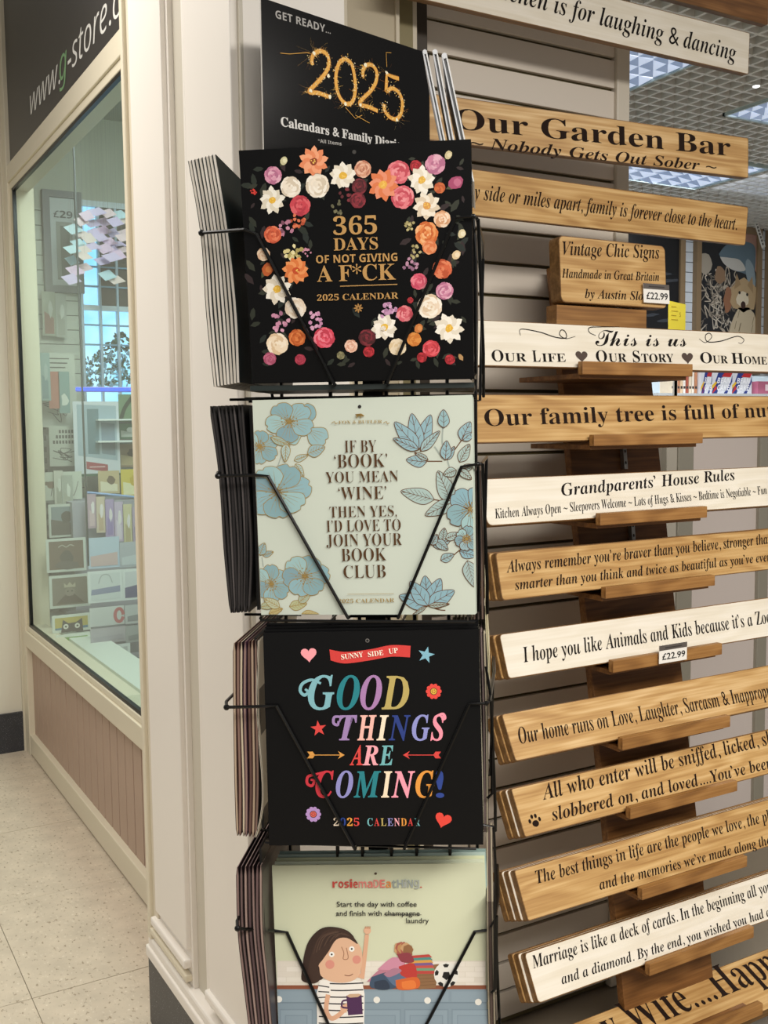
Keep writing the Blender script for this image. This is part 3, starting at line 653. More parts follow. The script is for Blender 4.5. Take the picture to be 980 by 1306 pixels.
# right part: poster and racks
def a_info(c, W, H):
    c.flat([(W*.08, H*.28), (W*.94, H*.2), (W*.94, H*.94), (W*.08, H*.96)], -.0009, mat('#A5B8C6', .3)); c.flat([(W*.3, H*.30), (W*.55, H*.29), (W*.55, H*.9), (W*.3, H*.9)], -.001, mat('#6B8590', .3)); c.flat([(W*.6, H*.3), (W*.9, H*.27), (W*.9, H*.7), (W*.6, H*.72)], -.001, mat('#7E8FA0', .3))
    c.flat([(W*.25, H*.1), (W*.72, H*.05), (W*.72, H*.15), (W*.25, H*.2)], -.0012, mat('#A3404E', .4)); c.box((W*.32, -.0016, H*.115), (W*.66, -.0014, H*.13), mat('#E3C0C4', .5)); c.flat([(0, 0), (W, -.0), (W, .012), (0, .012)], -.0012, mat('#3E6650', .4))
card(96, 512, 151, 608, 5.05, '#D5DAE4', 'white notice board with a red label and window drawing inside the shop', a_info, name='notice_board', cat='sign')
card(152, 503, 176, 538, 5.15, '#6E8A6A', 'green picture with a dark leafy branch at the glass edge', lambda c, W, H: c.ribbon(bez([(W*.1, H*.1), (W*.3, H*.5), (W*.7, H*.9)]), .02, -.001, mat('#2C3A2A', .5)))
card(152, 540, 176, 560, 5.1, '#4F7A62', 'dark green and white packet on the shelf at the glass edge', a_shade('#C8CEC6', '#E4E8E4'))
card(152, 566, 178, 596, 5.1, '#9C8466', 'brown and cream packet below the shelf at the glass edge', a_shade('#C8B48A', '#5E4A38'))
card(126, 600, 152, 630, 4.9, '#C9B48C', 'tan and white card beside the yellow card', a_shade('#E6DCC2', '#6E5A46'))
card(155, 598, 180, 634, 4.9, '#D9C24A', 'bright yellow and cream card at the glass edge', a_shade('#E9E2B8', '#C8A92C'))
cc = ['#C2A6B8', '#D9C7B4', '#B29CCB', '#CBB8D6', '#D6CCA8', '#B7A5C0', '#DCCBD6']
for k in range(6):
    xa = 112+k*11.5; ya = 630+k*3.2
    card(xa, ya, xa+10.3, ya+44+k*2.5, 4.79, cc[k], 'pastel %s card, %s in the hanging row behind the glass' % (['rose', 'cream', 'lilac', 'mauve', 'sand', 'violet'][k], ['first', 'second', 'third', 'fourth', 'fifth', 'sixth'][k]), a_shade(['#D8BCC4', '#C9AE92', '#9A86C0', '#E2D4E6', '#B9A984', '#9B8CB0'][k], '#EDE4E8'), 'row of pastel hanging cards')
c = MB(); a = hy(111, 628, 4.8); b_ = hy(180, 646, 4.8); c.tube([(a.x, 4.8, a.z), (1.82, 4.8, b_.z-.01)], .006, mat('#8FB0E8', .3)); o = c.build('hanging_rail'); tag(o, 'pale blue rail above the row of pastel cards', 'rail')
for k, (xa, ya, xb, yb, h, h2, lab) in enumerate((
    (113, 684, 152, 726, '#BFD0E6', '#D5B9BC', 'pale blue blurred card above the arch card'), (153, 690, 182, 724, '#B6BAC6', '#C9CFD8', 'grey card with blue edge beside the blurred card'),
    (113, 726, 156, 770, '#DADFE4', '#8F96B8', 'white card with a drawn arch over a violet band'), (157, 724, 184, 766, '#D3D6DE', '#5E6088', 'white card with a dark violet block at the glass edge'),
    (115, 772, 158, 800, '#D6D8DA', '#C9C3CC', 'pale card with a red ring on its right'), (160, 770, 184, 796, '#C4C7CC', '#8E9199', 'grey card with a dark curve near the red ring'),
    (116, 798, 160, 822, '#B4AEB8', '#A9A3B0', 'plain mauve grey card below the ring card'), (161, 796, 186, 820, '#A5A8AD', '#8A8D92', 'plain grey card at the glass edge'),
    (120, 820, 166, 850, '#C2C6CA', '#AEB4BA', 'silver speckled card on the lowest step'), (126, 846, 174, 862, '#D9D08A', '#CFC67A', 'long pale yellow ticket strip lying lowest behind the glass'))):
    def a_x(c, W, H, k=k, h2=h2):
        if k == 2:
            c.flat([(.012, H*.25), (W-.012, H*.3), (W-.012, H*.5), (W*.1, H*.42)], -.001, mat(h2, .5)); c.ribbon(bez([(W*.3, H*.6), (W*.4, H*.85), (W*.6, H*.85), (W*.7, H*.6)]), .004, -.0012, mat('#AEB6BC', .5))
        elif k == 4:
            c.ribbon([(W*.85+W*.12*math.cos(t*.4), H*.5+H*.35*math.sin(t*.4)) for t in range(16)], .014, -.0012, mat('#C4686E', .5))
        elif k == 8:
            for q in range(24): c.flat(blob(W*random.uniform(.05, .95), H*random.uniform(.1, .9), .005, .005, 6), -.001, mat('#E3E7EA', .5))
        else: c.flat([(.01, .01), (W-.01, .01), (W-.01, H*.5), (.01, H*.4)], -.001, mat(h2, .5))
    card(xa, ya, xb, yb, 4.55-.07*(k//2), h, lab, a_x, border='#E6EAEE' if k in (2, 3, 8) else None)
c = MB(); a = hy(112, 700, 4.8); c.box((a.x-.05, 4.86, 0), (1.82, 5.2, 1.16), mat('#A9A8B4', .5)); o = c.build('display_table'); tag(o, 'pale grey stepped display table behind the right hand window cards', 'table')
c = MB()
ax_ = hy(123, 860, 4.3).x
for k in range(5): c.box((ax_, 4.25+.12*k, .0), (1.82, 4.25+.12*k+.10, .46+.05*k), mat('#8C8C94', .5))
o = c.build('display_step'); tag(o, 'grey ribbed stepped base low inside the shop window', 'display')

# ================================================================ SPINNER
AX = Vector((.779, 1.373, 0)); ER = Vector((.814, -.581, 0)).normalized(); EN = Vector((-.581, -.814, 0)).normalized()
UP = Vector((0, 0, 1))
SP = Matrix(((ER.x, -EN.x, 0, AX.x), (ER.y, -EN.y, 0, AX.y), (0, 0, 1, 0), (0, 0, 0, 1)))  # local x right, y back, z up
IS = SP.inverted()
PN = AX+EN*.15
def sp(x, y, en=.15):
    p = IS @ hplane(x, y, AX+EN*en, EN); return p
POSE = [((.659, 1.207, 1.709), 36.923, -8.034, .212), ((.681, 1.238, 1.388), 35.92, -2.485, .574), ((.685, 1.229, 1.066), 33.521, 3.139, 1.018)]
def posemat(c, yaw, tilt, roll):
    yaw, tilt, roll = [math.radians(a) for a in (yaw, tilt, roll)]
    r = Vector((math.cos(yaw), -math.sin(yaw), 0)); u0 = Vector((0, 0, 1)); n = r.cross(u0)
    u = u0*math.cos(tilt)-n*math.sin(tilt)
    r2 = r*math.cos(roll)+u*math.sin(roll); u2 = u*math.cos(roll)-r*math.sin(roll)
    P = Vector(c)-r2*.15-u2*.15
    return frame(P, r2, u2)
P4 = hplane(347, 1104, AX+EN*.178, (EN+UP*.1).normalized()); Pr = hplane(618, 1101, AX+EN*.178, (EN+UP*.1).normalized())
P4b = hplane(357, 1306, AX+EN*.178, (EN+UP*.1).normalized()); rr_ = (Pr-P4).normalized(); uu_ = (P4-P4b).normalized(); uu_ = (uu_-rr_*uu_.dot(rr_)).normalized()
W4 = (Pr-P4).length
M4 = frame(P4-uu_*W4, rr_, uu_)
M1 = posemat(*POSE[0]); M2_ = posemat(*POSE[1]); M3 = posemat(*POSE[2])
spin = thing('calendar_spinner', 'tall black wire display spinner holding square wall calendars in four tiers', 'display stand', SP)
WIRE = mat('#0A0A0A', .3, .4)
b = MB(); b.tube([(0, 0, .03), (0, 0, 1.78)], .018, WIRE, 10); o = b.build('central_pole', spin, SP)
b = MB(); b.tube([(.0, 0, .0), (0, 0, .03)], .19, WIRE, 24); o = b.build('base_plate', spin, SP)
RZ = [(1.545, 1.86), (1.236, 1.54), (.915, 1.218), (.595, .90)]
b = MB()
for sx_ in (-.06, -.022, .022, .06, .11): b.tube([(sx_, -.07, .55), (sx_, -.07, 1.78)], .003, WIRE, 5)
for sx_ in (-.15, .15): b.tube([(sx_, .02, .55), (sx_, .02, 1.78)], .003, WIRE, 5)
b.build('upright_wire', spin, SP)
# pockets
WPX = [  # front pocket wire, picture points: left ball, left corner, bend, bottom-left, bottom-right, bend, right corner
    ((257, 297), (312, 293), (327, 298), (426, 489), (494, 489), (581, 278), (604, 276)),
    ((278, 607), (326, 606), (342, 607), (444, 788), (508, 788), (589, 595), (610, 592)),
    ((289, 902), (335, 901), (353, 900), (453, 1083), (516, 1082), (599, 898), (621, 897)),
    ((303, 1184), (350, 1187), (366, 1189), (446, 1366), (514, 1364), (606, 1188), (627, 1186))]
for r, pts in enumerate(WPX):
    b = MB(); q = []
    ens = [.175, .185, .205, .20, .20, .205, .19]
    Mc = (M1, M2_, M3, M4)[r]; nb_ = Vector((Mc[0][1], Mc[1][1], Mc[2][1])); pc_ = Mc.translation-nb_*.0045
    for k_, ((x, y), en) in enumerate(zip(pts, ens)): q.append(sp(x, y, en) if k_ == 0 else IS @ hplane(x, y, pc_, nb_))
    wr = .0024
    b.tube([q[0], q[1], q[2], q[3]], wr, WIRE, 6); b.tube([q[3], q[3]+Vector((0, .03, -.003)), q[4]+Vector((0, .03, -.003)), q[4]], wr, WIRE, 6); b.tube([q[4], q[5], q[6]], wr, WIRE, 6)
    b.ball(q[0], .0045, WIRE); b.ball(q[6], .0035, WIRE)
    # side rails running back and the pocket floor
    zb = RZ[r][0]-.006
    b.tube([q[6], q[6]+Vector((.006, .02, .0)), q[6]+Vector((.012, .06, -.17)), Vector((q[6].x+.012, -.1, zb))], wr, WIRE, 6)
    for xx in (-.14, -.05, .05, .14): b.tube([(xx, -.165, zb), (xx, -.02, zb-.002)], .002, WIRE, 5)
    b.tube([(-.15, -.165, zb), (.15, -.165, zb)], .002, WIRE, 5); b.tube([(-.15, -.07, zb), (.15, -.07, zb)], .002, WIRE, 5)
    b.build('front_pocket', spin, SP)
    # left pocket
    b = MB(); a = q[0]
    b.tube([a, a+Vector((-.004, .015, .004)), Vector((a.x-.004, .12, a.z)), Vector((a.x+.03, .14, zb)), Vector((a.x+.05, -.15, zb)), Vector((-.15, -.15, zb))], wr, WIRE, 6)
    for yy in (-.12, 0, .12): b.tube([(a.x+.02, yy, zb), (-.10, yy, zb)], .002, WIRE, 5)
    b.build('left_pocket', spin, SP)
    b = MB(); a = q[6]
    b.tube([a+Vector((.004, .01, 0)), Vector((a.x+.012, .0, a.z+.004)), Vector((a.x+.012, .12, a.z)), Vector((a.x+.006, .14, zb)), Vector((.15, .14, zb))], wr, WIRE, 6)
    for yy in (-.10, 0, .12): b.tube([(a.x, yy, zb), (.10, yy, zb)], .002, WIRE, 5)
    b.build('right_pocket', spin, SP)
# thin side loops seen at the right of the two lower tiers
b = MB()
for (pts) in ([(620, 850), (628, 900), (628, 1012), (622, 1018)], [(614, 1052), (630, 1054), (632, 1100), (631, 1262)], [(626, 1182), (634, 1168), (633, 1260), (627, 1266)], [(604, 276), (607, 330), (607, 476), (600, 484)], [(610, 592), (612, 700), (611, 780)]):
    b.tube([sp(x, y, .13) for x, y in pts], .0022, WIRE, 6)
b.build('side_wire', spin, SP)
# solid black tray visible under the top tier
b = MB(); b.box((-.155, -.175, 1.549), (.150, -.02, 1.556), mat('#14201E', .5)); b.build('pocket_floor', spin, SP)
b = MB(); b.box((-.015, -.05, .6), (.015, -.02, 1.78), mat('#0C0C0C', .5)); b.build('spine_plate', spin, SP)

# ---- front calendars
def cmat(h, g): return mat(h, g, spec=.25) if h == '#0A0A0B' else mat(h, g)
def calendar(M, cover_h, label, group=None, edge='#E8E4DA', gloss=.25, W=.3, H=.3, t=.004):
    th = thing('calendar', label, 'calendar', M, group)
    b = MB(); b.box((0, 0, 0), (W, .0006, H), cmat(cover_h, gloss)); b.box((0, t-.0006, 0), (W, t, H), cmat(cover_h, gloss)); b.box((0, .0006, H-.0007), (W, t-.0006, H), cmat(cover_h, gloss)); o = b.build('cover', th, M)
    b = MB(); b.box((.001, .0007, .001), (W-.001, t-.0007, H-.0012), mat(edge, .7)); b.build('pages', th, M)
    return th
# -- tier 1 : floral cover
M1 = posemat(*POSE[0]); S1 = Surf(M1); K1 = lambda x, y: S1.loc(230+x/2.513, 170+y/2.513)
cal1 = calendar(M1, '#0A0A0B', 'black square calendar with a wreath of colourful flowers and gold words, top tier', gloss=.3)
art = MB(); LY = [-.0004]; STEP = [.000004]; FI = [0]
def nextlayer(): LY[0] -= STEP[0]; return LY[0]
def newfig(k=6, w=.0002): FI[0] += 1; LY[0] = -.0004-(FI[0] % k)*w
PXM = .3/733.  # crop pixel to metres on the cover
def c1(x, y): return K1(x, y)
def rose(x, y, r, cols, squash=.95):
    newfig(); cx, cz = c1(x, y); R = r*PXM
    n = 5
    for ring, rr in enumerate((1, .8, .6, .42, .24)):
        y_ = nextlayer(); a0 = random.uniform(0, 6)
        k = 7-ring if ring < 4 else 4
        art.flat(blob(cx, cz, R*rr*.8, R*rr*.8*squash, 12, .05), y_, mat(cols[min(ring % len(cols), len(cols)-1)], .5))
        for i in range(k):
            a = a0+2*math.pi*i/k; y_ = nextlayer()
            art.flat(blob(cx+R*rr*.55*math.cos(a), cz+R*rr*.55*squash*math.sin(a), R*rr*.42, R*rr*.30, 9, .06, a+1.57), y_, mat(cols[(ring+i) % len(cols)], .5))
def daisy(x, y, r, pc, cc_, n=9, pc2=None):
    newfig(); cx, cz = c1(x, y); R = r*PXM; a0 = random.uniform(0, 6)
    for lay in range(2):
        for i in range(n):
            a = a0+2*math.pi*(i+.5*lay)/n; L = R*(1-.22*lay)*random.uniform(.88, 1.05); w = R*.24; y_ = nextlayer()
            pts = [(0, 0), (L*.45, -w), (L*.8, -w*.75), (L, 0), (L*.8, w*.75), (L*.45, w)]
            art.flat([(cx+px_*math.cos(a)-pz*math.sin(a), cz+px_*math.sin(a)+pz*math.cos(a)) for px_, pz in pts], y_, mat((pc2 or pc) if lay == (i % 2) else pc, .5))
    art.flat(blob(cx, cz, R*.27, R*.25, 10, .15), nextlayer(), mat(cc_, .5))
    for i in range(6): art.flat(blob(cx+random.uniform(-.15, .15)*R, cz+random.uniform(-.15, .15)*R, R*.05, R*.05, 5), nextlayer(), mat('#F0C860', .5))
def leaf(x, y, L, ang, col, w=.28):
    LY[0] = -.0002-random.random()*.0001; cx, cz = c1(x, y); L *= PXM; a = math.radians(ang); pts = [(-L/2, 0), (-L*.1, -L*w), (L*.3, -L*w*.7), (L/2, 0), (L*.3, L*w*.7), (-L*.1, L*w)]
    art.flat([(cx+p*math.cos(a)-q*math.sin(a), cz+p*math.sin(a)+q*math.cos(a)) for p, q in pts], nextlayer(), mat(col, .5))
def cluster(x, y, r, cols, n=12):
    newfig()
    for i in range(n):
        a = random.uniform(0, 6.28); d = r*math.sqrt(random.random()); cx, cz = c1(x+d*math.cos(a), y+d*math.sin(a))
        art.flat(blob(cx, cz, r*PXM*.24, r*PXM*.22, 6, .25, a), nextlayer(), mat(random.choice(cols), .5))
def bud(x, y, r, col, col2, ang=60):
    leaf(x-r*.5, y+r*.5, r*1.8, ang, '#4A4E33', .2); newfig(); cx, cz = c1(x, y); art.flat(blob(cx, cz, r*PXM, r*PXM*.8, 10, .08, math.radians(ang)), nextlayer(), mat(col, .5)); art.flat(blob(cx+r*PXM*.2, cz, r*PXM*.5, r*PXM*.5, 8, .1), nextlayer(), mat(col2, .5))
for i in range(150):   # dim dark foliage
    side = random.random()
    x, y = (random.uniform(215, 420), random.uniform(90, 750)) if side < .35 else (random.uniform(720, 915), random.uniform(80, 740)) if side < .7 else (random.uniform(240, 900), random.choice([random.uniform(80, 230), random.uniform(570, 745)]))
    leaf(x, y, random.uniform(22, 48), random.uniform(0, 180), random.choice(['#20281F', '#262B20', '#1B2420', '#2C3024', '#2B1D1F']), .22)
PINK = ['#D4616E', '#E37F86', '#C24A58', '#EB959A']; WHT = ['#E9DFCE', '#F3ECDF', '#D6C8B2', '#EFE4D2']; LIL = ['#C87F9D', '#D799B0', '#B26C8C', '#E0AEC0']
ORA = ['#D9713E', '#E98B55', '#C75F30', '#F0A070']; RED = ['#A3202C', '#C0303A', '#8A1820']; PCH = ['#E5B58F', '#EFCDAE', '#D19A70', '#F3DCC4']; MAR = ['#5B1A22', '#7A2630', '#431318']
cluster(235, 185, 14, ['#B52A26', '#D0392E']); rose(298, 135, 34, LIL); bud(333, 88, 14, '#C9C49A', '#E0DDB8'); daisy(428, 92, 48, '#E58A5E', '#8A3A1C', 10, '#F0A57C')
rose(355, 172, 40, WHT); rose(440, 168, 46, WHT); daisy(522, 135, 46, '#F1EBDD', '#E2B33C', 9, '#E2D9C6'); rose(586, 115, 32, ['#D49A7C', '#B8765E', '#E2B49A'], 1); rose(575, 170, 30, MAR); rose(570, 215, 30, ['#7E2430', '#8E2E38', '#5A1620'])
daisy(650, 165, 50, '#DE7B4C', '#E8B04A', 10, '#E79270'); rose(700, 125, 44, PINK); rose(755, 105, 22, RED); rose(713, 205, 44, PINK); daisy(775, 150, 46, '#F3EEE2', '#E0B048', 9, '#E4DBC8'); rose(818, 100, 38, LIL); bud(860, 70, 14, '#C9BC92', '#DDD2AC')
bud(884, 158, 24, '#A5486C', '#BF6A88', 20); rose(832, 175, 21, ['#B8552C', '#CF6E3A']); daisy(790, 232, 46, '#F0E6D4', '#D99A4E', 9, '#DCCBB2'); rose(840, 275, 32, PCH); rose(790, 322, 44, ['#DB7B3E', '#E89A5C', '#C8642C', '#F0B47E'], 1.05); rose(800, 365, 28, ['#D97A48', '#E89A6A'])
daisy(295, 215, 44, '#EFEBDE', '#E3B23A', 9, '#DCD4C0'); rose(385, 232, 40, ['#C8424E', '#D95F66', '#B03442']); cluster(378, 282, 24, ['#C45C38', '#D87450', '#B04A2C'], 16); cluster(335, 298, 28, ['#C88FA6', '#B4788F', '#7A4A5E'], 14)
rose(297, 325, 34, ['#D2603E', '#E27C58', '#B84C30']); rose(268, 388, 26, ['#E8CFB4', '#D9B292']); cluster(362, 378, 30, ['#D3C58A', '#A89A5C', '#E4D9A6'], 18); cluster(405, 382, 14, ['#C98AA0']); bud(280, 436, 22, '#B85A28', '#D07A3C'); daisy(372, 440, 46, '#D9773C', '#C04A20', 11, '#E89458')
daisy(310, 500, 50, '#F1ECE0', '#E2B43E', 9, '#DDD3C0'); rose(370, 560, 42, ['#F0E6D8', '#E6D6C2', '#DCC8B2']); cluster(318, 605, 30, ['#C88AA6', '#D9A0B8', '#A66E8A'], 18); cluster(430, 598, 28, ['#C58AAE', '#D6A2C0'], 16); rose(462, 655, 42, ['#D8485C', '#E5657A', '#C03A4E', '#EE8494'])
rose(375, 655, 34, ['#C9662E', '#DC8044', '#B4541E']); rose(312, 675, 44, ['#EBD8BC', '#F2E4CE', '#D9BE9A']); rose(288, 722, 26, ['#A34A66', '#BA6580']); rose(385, 725, 22, ['#98283E', '#B23C52']); rose(515, 712, 16, ['#6E6A4C', '#8A8460']); rose(548, 682, 26, ['#E5B8A0', '#F0CDBA', '#D39C84'])
rose(600, 655, 34, MAR); rose(605, 700, 22, RED); rose(652, 625, 10, WHT); daisy(655, 622, 46, '#F4EFE4', '#E6B93C', 9, '#E2D9C8'); cluster(672, 572, 30, ['#C492B8', '#D4A8CA', '#A87A9E'], 20); rose(720, 578, 32, PINK); rose(697, 685, 34, ['#EAD9BC', '#DFC79E']); rose(750, 660, 28, ['#C9762E', '#DB9044']); bud(765, 625, 16, '#C97A3A', '#D99050')
rose(800, 555, 48, ['#F0E4D0', '#E8D4BC', '#F6EEE0', '#DCC4A6']); daisy(862, 625, 50, '#F3EEE2', '#E2B13C', 9, '#E3DAC8'); rose(805, 690, 34, ['#D0444E', '#E2606A', '#B8343E']); rose(775, 718, 20, RED); rose(865, 725, 20, RED); leaf(900, 718, 26, 120, '#B08A5A'); rose(848, 505, 34, LIL); rose(765, 475, 32, ['#D95A72', '#E8808F', '#C64660']); rose(738, 535, 12, RED)
rose(840, 435, 38, ['#D0643E', '#DF8058', '#B8502C']); bud(903, 322, 15, '#D9CBA2', '#E8DEC0'); bud(885, 390, 16, '#DCC39A', '#EBD9B8'); cluster(738, 292, 20, ['#A89C6A', '#8C8250', '#C4B884'], 12); cluster(752, 378, 22, ['#B9AC7A', '#9C9060'], 12); cluster(738, 420, 24, ['#B98AA4', '#8E6480'], 12); cluster(508, 235, 22, ['#5E5C44', '#747052'], 10); cluster(530, 195, 24, ['#5A2026', '#7A2C34'], 10)
art.build('cover_print', cal1, M1)
GOLD = mat('#D3A566', .35, .35); GOLD2 = mat('#B88A50', .4, .3)
lt = MB()
def T1(t, st, x0, x1, yb, cap, m=GOLD, off=0.0): S1.text(lt, t, st, (230+x0/2.513, 170+yb/2.513), (230+x1/2.513, 170+(yb-(x1-x0)*.03)/2.513), cap/2.513, m, y=-.0022, off=off)
T1('365', 'serif', 492, 632, 326, 58); T1('DAYS', 'serif', 493, 635, 376, 40); T1('OF NOT GIVING', 'bold', 437, 697, 417, 26); T1('A F*CK', 'serif', 440, 692, 476, 52); T1('2025 CALENDAR', 'serif', 440, 700, 537, 20)
a = K1(514, 490); b_ = K1(697, 484); lt.ribbon([a, b_], .0011, -.0028, GOLD)
for k in range(8): a = K1(572, 560); an = k*math.pi/4; lt.flat(blob(a[0]+.0035*math.cos(an), a[1]+.0035*math.sin(an), .0028, .0012, 6, 0, an), -.0028, GOLD2)
lt.build('lettering', cal1, M1)
h_ = MB(); a = K1(558, 60); h_.flat(blob(a[0], a[1], .0026, .0026, 12), -.0006, mat('#3C3A38', .5)); h_.build('hanging_hole', cal1, M1)
# the front calendar has a copy or two behind it
def behind(M, n, cover, lab, group, step=.005, dz=0.0, edge='#DAD6CC', dx=0, gloss=.3):
    for k in range(1, n+1):
        M2 = M @ Matrix.Translation((dx*k, step*k, dz*k)); calendar(M2, cover, ['first', 'second', 'third'][k-1]+' '+lab, group, edge, gloss)
behind(M1, 3, '#0A0A0B', 'black calendar standing behind the flower wreath calendar', 'flower calendars behind the front one', .006, -.001)
# -- tier 2 : sage botanical cover
M2_ = posemat(*POSE[1]); S2 = Surf(M2_); K2 = lambda x, y: S2.loc(250+x/2.513, 480+y/2.513)
cal2 = calendar(M2_, '#C6CFC3', 'pale sage green calendar with blue outlined flowers and book club words, second tier', gloss=.4, edge='#D8D4C6')
art = MB(); LY = [-.0004]
TEAL = '#8FB0B4'; BRN = mat('#6B4526', .4, .3); GLN = mat('#B79A5C', .35, .5)
def flower2(x, y, r, line, n=6, squash=.9, rot=0, col=TEAL, face=True):
    newfig(5, .0003); cx, cz = K2(x, y); R = r*.3/710; cols = [col, '#84A7AE', '#9ABCBD', '#7F9FA8']
    for i in range(n):
        a = rot+2*math.pi*i/n; L = R*random.uniform(.9, 1.08); w = R*.52
        prof = bez([(R*.08, 0), (L*.45, -w*.8), (L*.85, -w*.7), (L, -w*.15), (L*.93, w*.1), (L*.98, w*.4), (L*.7, w*.85), (L*.35, w*.5), (R*.08, 0)], 4)
        tr = lambda p: (cx+p[0]*math.cos(a)-p[1]*math.sin(a), cz+(p[0]*math.sin(a)+p[1]*math.cos(a))*squash)
        art.flat([tr(p) for p in prof[:-1]], nextlayer(), mat(cols[i % 4], .5)); art.ribbon([tr(p) for p in prof], .0009, nextlayer(), line)
        for q in (-.35, -.1, .15, .4): art.ribbon([tr((L*.12, 0)), tr((L*.5, w*q*.8)), tr((L*.78, w*q*1.3))], .0005, nextlayer(), line, .6)
    if face:
        for k in range(14): a = k*.449; rr = R*random.uniform(.2, .32); art.ribbon([(cx, cz), (cx+rr*math.cos(a), cz+rr*math.sin(a)*squash)], .0007, nextlayer(), GLN)
        for k in range(14): a = k*.449; rr = R*random.uniform(.26, .36); art.flat(blob(cx+rr*math.cos(a), cz+rr*math.sin(a)*squash, .0011, .0011, 5), nextlayer(), GLN)
def leaf2(x, y, L, ang, line, w=.3, col='#A9BFBA', veins=5):
    newfig(5, .0003); cx, cz = K2(x, y); L *= .3/710; a = math.radians(ang); tr = lambda p: (cx+p[0]*math.cos(a)-p[1]*math.sin(a), cz+p[0]*math.sin(a)+p[1]*math.cos(a))
    prof = bez([(0, 0), (L*.25, -L*w*.8), (L*.6, -L*w*.75), (L, 0), (L*.6, L*w*.75), (L*.25, L*w*.8), (0, 0)], 5)
    art.flat([tr(p) for p in prof[:-1]], nextlayer(), mat(col, .5)); art.ribbon([tr(p) for p in prof], .0009, nextlayer(), line); art.ribbon([tr((0, 0)), tr((L*.97, 0))], .0008, nextlayer(), line)
    for k in range(1, veins+1):
        t = k/(veins+1.5)
        for s in (-1, 1): art.ribbon([tr((L*t, 0)), tr((L*(t+.16), s*L*w*.58*math.sin(math.pi*min(1, t+.12))))], .0005, nextlayer(), line)
def stem2(pts, line, w=.0014): LY[0] = -.0003; art.ribbon(bez([K2(*p) for p in pts], 6), w, nextlayer(), line)
GRY = mat('#9DA8A0', .5)
# left, gold line work
stem2([(285, 210), (275, 250), (262, 290)], GRY); stem2([(330, 262), (360, 250)], GRY)
flower2(205, 225, 60, GLN, 6, .95, .4); flower2(350, 165, 78, GLN, 3, 1.0, -.6, '#93B4B8', False); flower2(300, 145, 84, GLN, 5, .8, .8, '#8FB2B8'); leaf2(240, 195, 70, -25, GLN, .2, '#9CB0A4')
leaf2(290, 215, 60, -95, GLN, .28); leaf2(315, 270, 50, 20, GLN, .25); leaf2(320, 280, 50, -60, GLN, .28); leaf2(358, 248, 62, 20, GLN, .36, '#93B0B4')
flower2(262, 370, 108, GLN, 7, .82, .2, '#8CB0B8'); leaf2(205, 572, 44, 65, GLN, .4, '#8DAFB6'); leaf2(215, 575, 38, 20, GLN, .3, '#8DAFB6'); stem2([(212, 580), (216, 610)], GRY)
flower2(242, 665, 60, GLN, 6, 1.1, .5, '#8FB2B8'); flower2(350, 640, 84, GLN, 6, .9, .1, '#8CB0B8'); leaf2(250, 730, 50, 190, GLN, .3, '#A9B79C'); leaf2(270, 740, 60, 150, GLN, .3, '#B5BCA0'); leaf2(300, 738, 60, 10, GLN, .32, '#B2B78F'); leaf2(330, 725, 55, 40, GLN, .3, '#A6B5A2'); leaf2(340, 760, 60, -5, GLN, .25, '#BBAF7E'); leaf2(235, 760, 50, 20, GLN, .25, '#BBAF7E')
# right, brown line work
stem2([(792, 165), (790, 210), (800, 245), (815, 300)], GRY, .002); stem2([(740, 272), (790, 272)], BRN); stem2([(852, 205), (830, 235)], BRN); stem2([(765, 225), (790, 262)], GRY, .002); stem2([(815, 300), (830, 420), (850, 500)], GRY, .002)
leaf2(795, 165, 58, 90, BRN, .36, '#8FB2B8', 2)
for a_ in (70, 100, 130): leaf2(715, 235, 118, a_, BRN, .24, '#8DB0BA', 3)
leaf2(720, 240, 90, 45, BRN, .2, '#9AB6B8'); leaf2(715, 235, 90, 155, BRN, .2, '#8DB0BA'); leaf2(740, 275, 66, 172, BRN, .34, '#8FB0B8', 3); leaf2(745, 268, 50, 150, BRN, .2, '#9FB8B6')
leaf2(850, 205, 66, 62, BRN, .36, '#8FB0B8', 3); leaf2(855, 205, 50, 30, BRN, .26, '#8FB0B8', 2); leaf2(800, 268, 62, 85, BRN, .32, '#8FB0B8', 3); leaf2(805, 268, 50, 60, BRN, .24, '#8FB0B8', 3); leaf2(845, 275, 66, 60, BRN, .3, '#A3B9B4'); leaf2(850, 300, 46, 20, BRN, .3); leaf2(835, 300, 44, -160, BRN, .4); leaf2(845, 298, 50, -40, BRN, .3)
leaf2(765, 395, 112, 165, BRN, .26, '#A5BCB8', 7); leaf2(820, 405, 112, 112, BRN, .28, '#A5BCB8', 7); leaf2(825, 402, 100, 205, BRN, .26, '#A5BCB8', 6); stem2([(765, 395), (820, 405), (838, 410)], BRN)
flower2(880, 425, 80, BRN, 5, 1, 2.3, '#86ACB8'); leaf2(755, 540, 40, 60, BRN, .35, '#93B0B4'); leaf2(760, 545, 60, 20, BRN, .35, '#93B0B4'); leaf2(790, 530, 46, 80, BRN, .35, '#9DB5B2'); leaf2(800, 520, 50, 20, BRN, .3, '#A5BCB8'); leaf2(770, 525, 50, -40, BRN, .35, '#93B0B4'); stem2([(760, 520), (810, 515), (860, 520)], BRN)
flower2(868, 520, 40, BRN, 6, 1, .3, '#93B0B6'); leaf2(785, 590, 48, 25, BRN, .36, '#93B0B4', 3); stem2([(828, 572), (850, 555), (880, 550)], BRN); leaf2(845, 560, 60, -15, BRN, .35, '#86ACB8', 4); leaf2(870, 590, 90, -75, BRN, .3, '#A0B6B4', 6)
for a_ in (160, 125, 95, 65, 30): leaf2(745, 735, 100, a_, BRN, .3, '#88ADB9', 3)
leaf2(745, 735, 70, 5, BRN, .14, '#9DB0A8'); leaf2(740, 735, 60, 215, BRN, .12, '#9DB0A8'); stem2([(730, 720), (770, 745), (800, 750)], BRN)
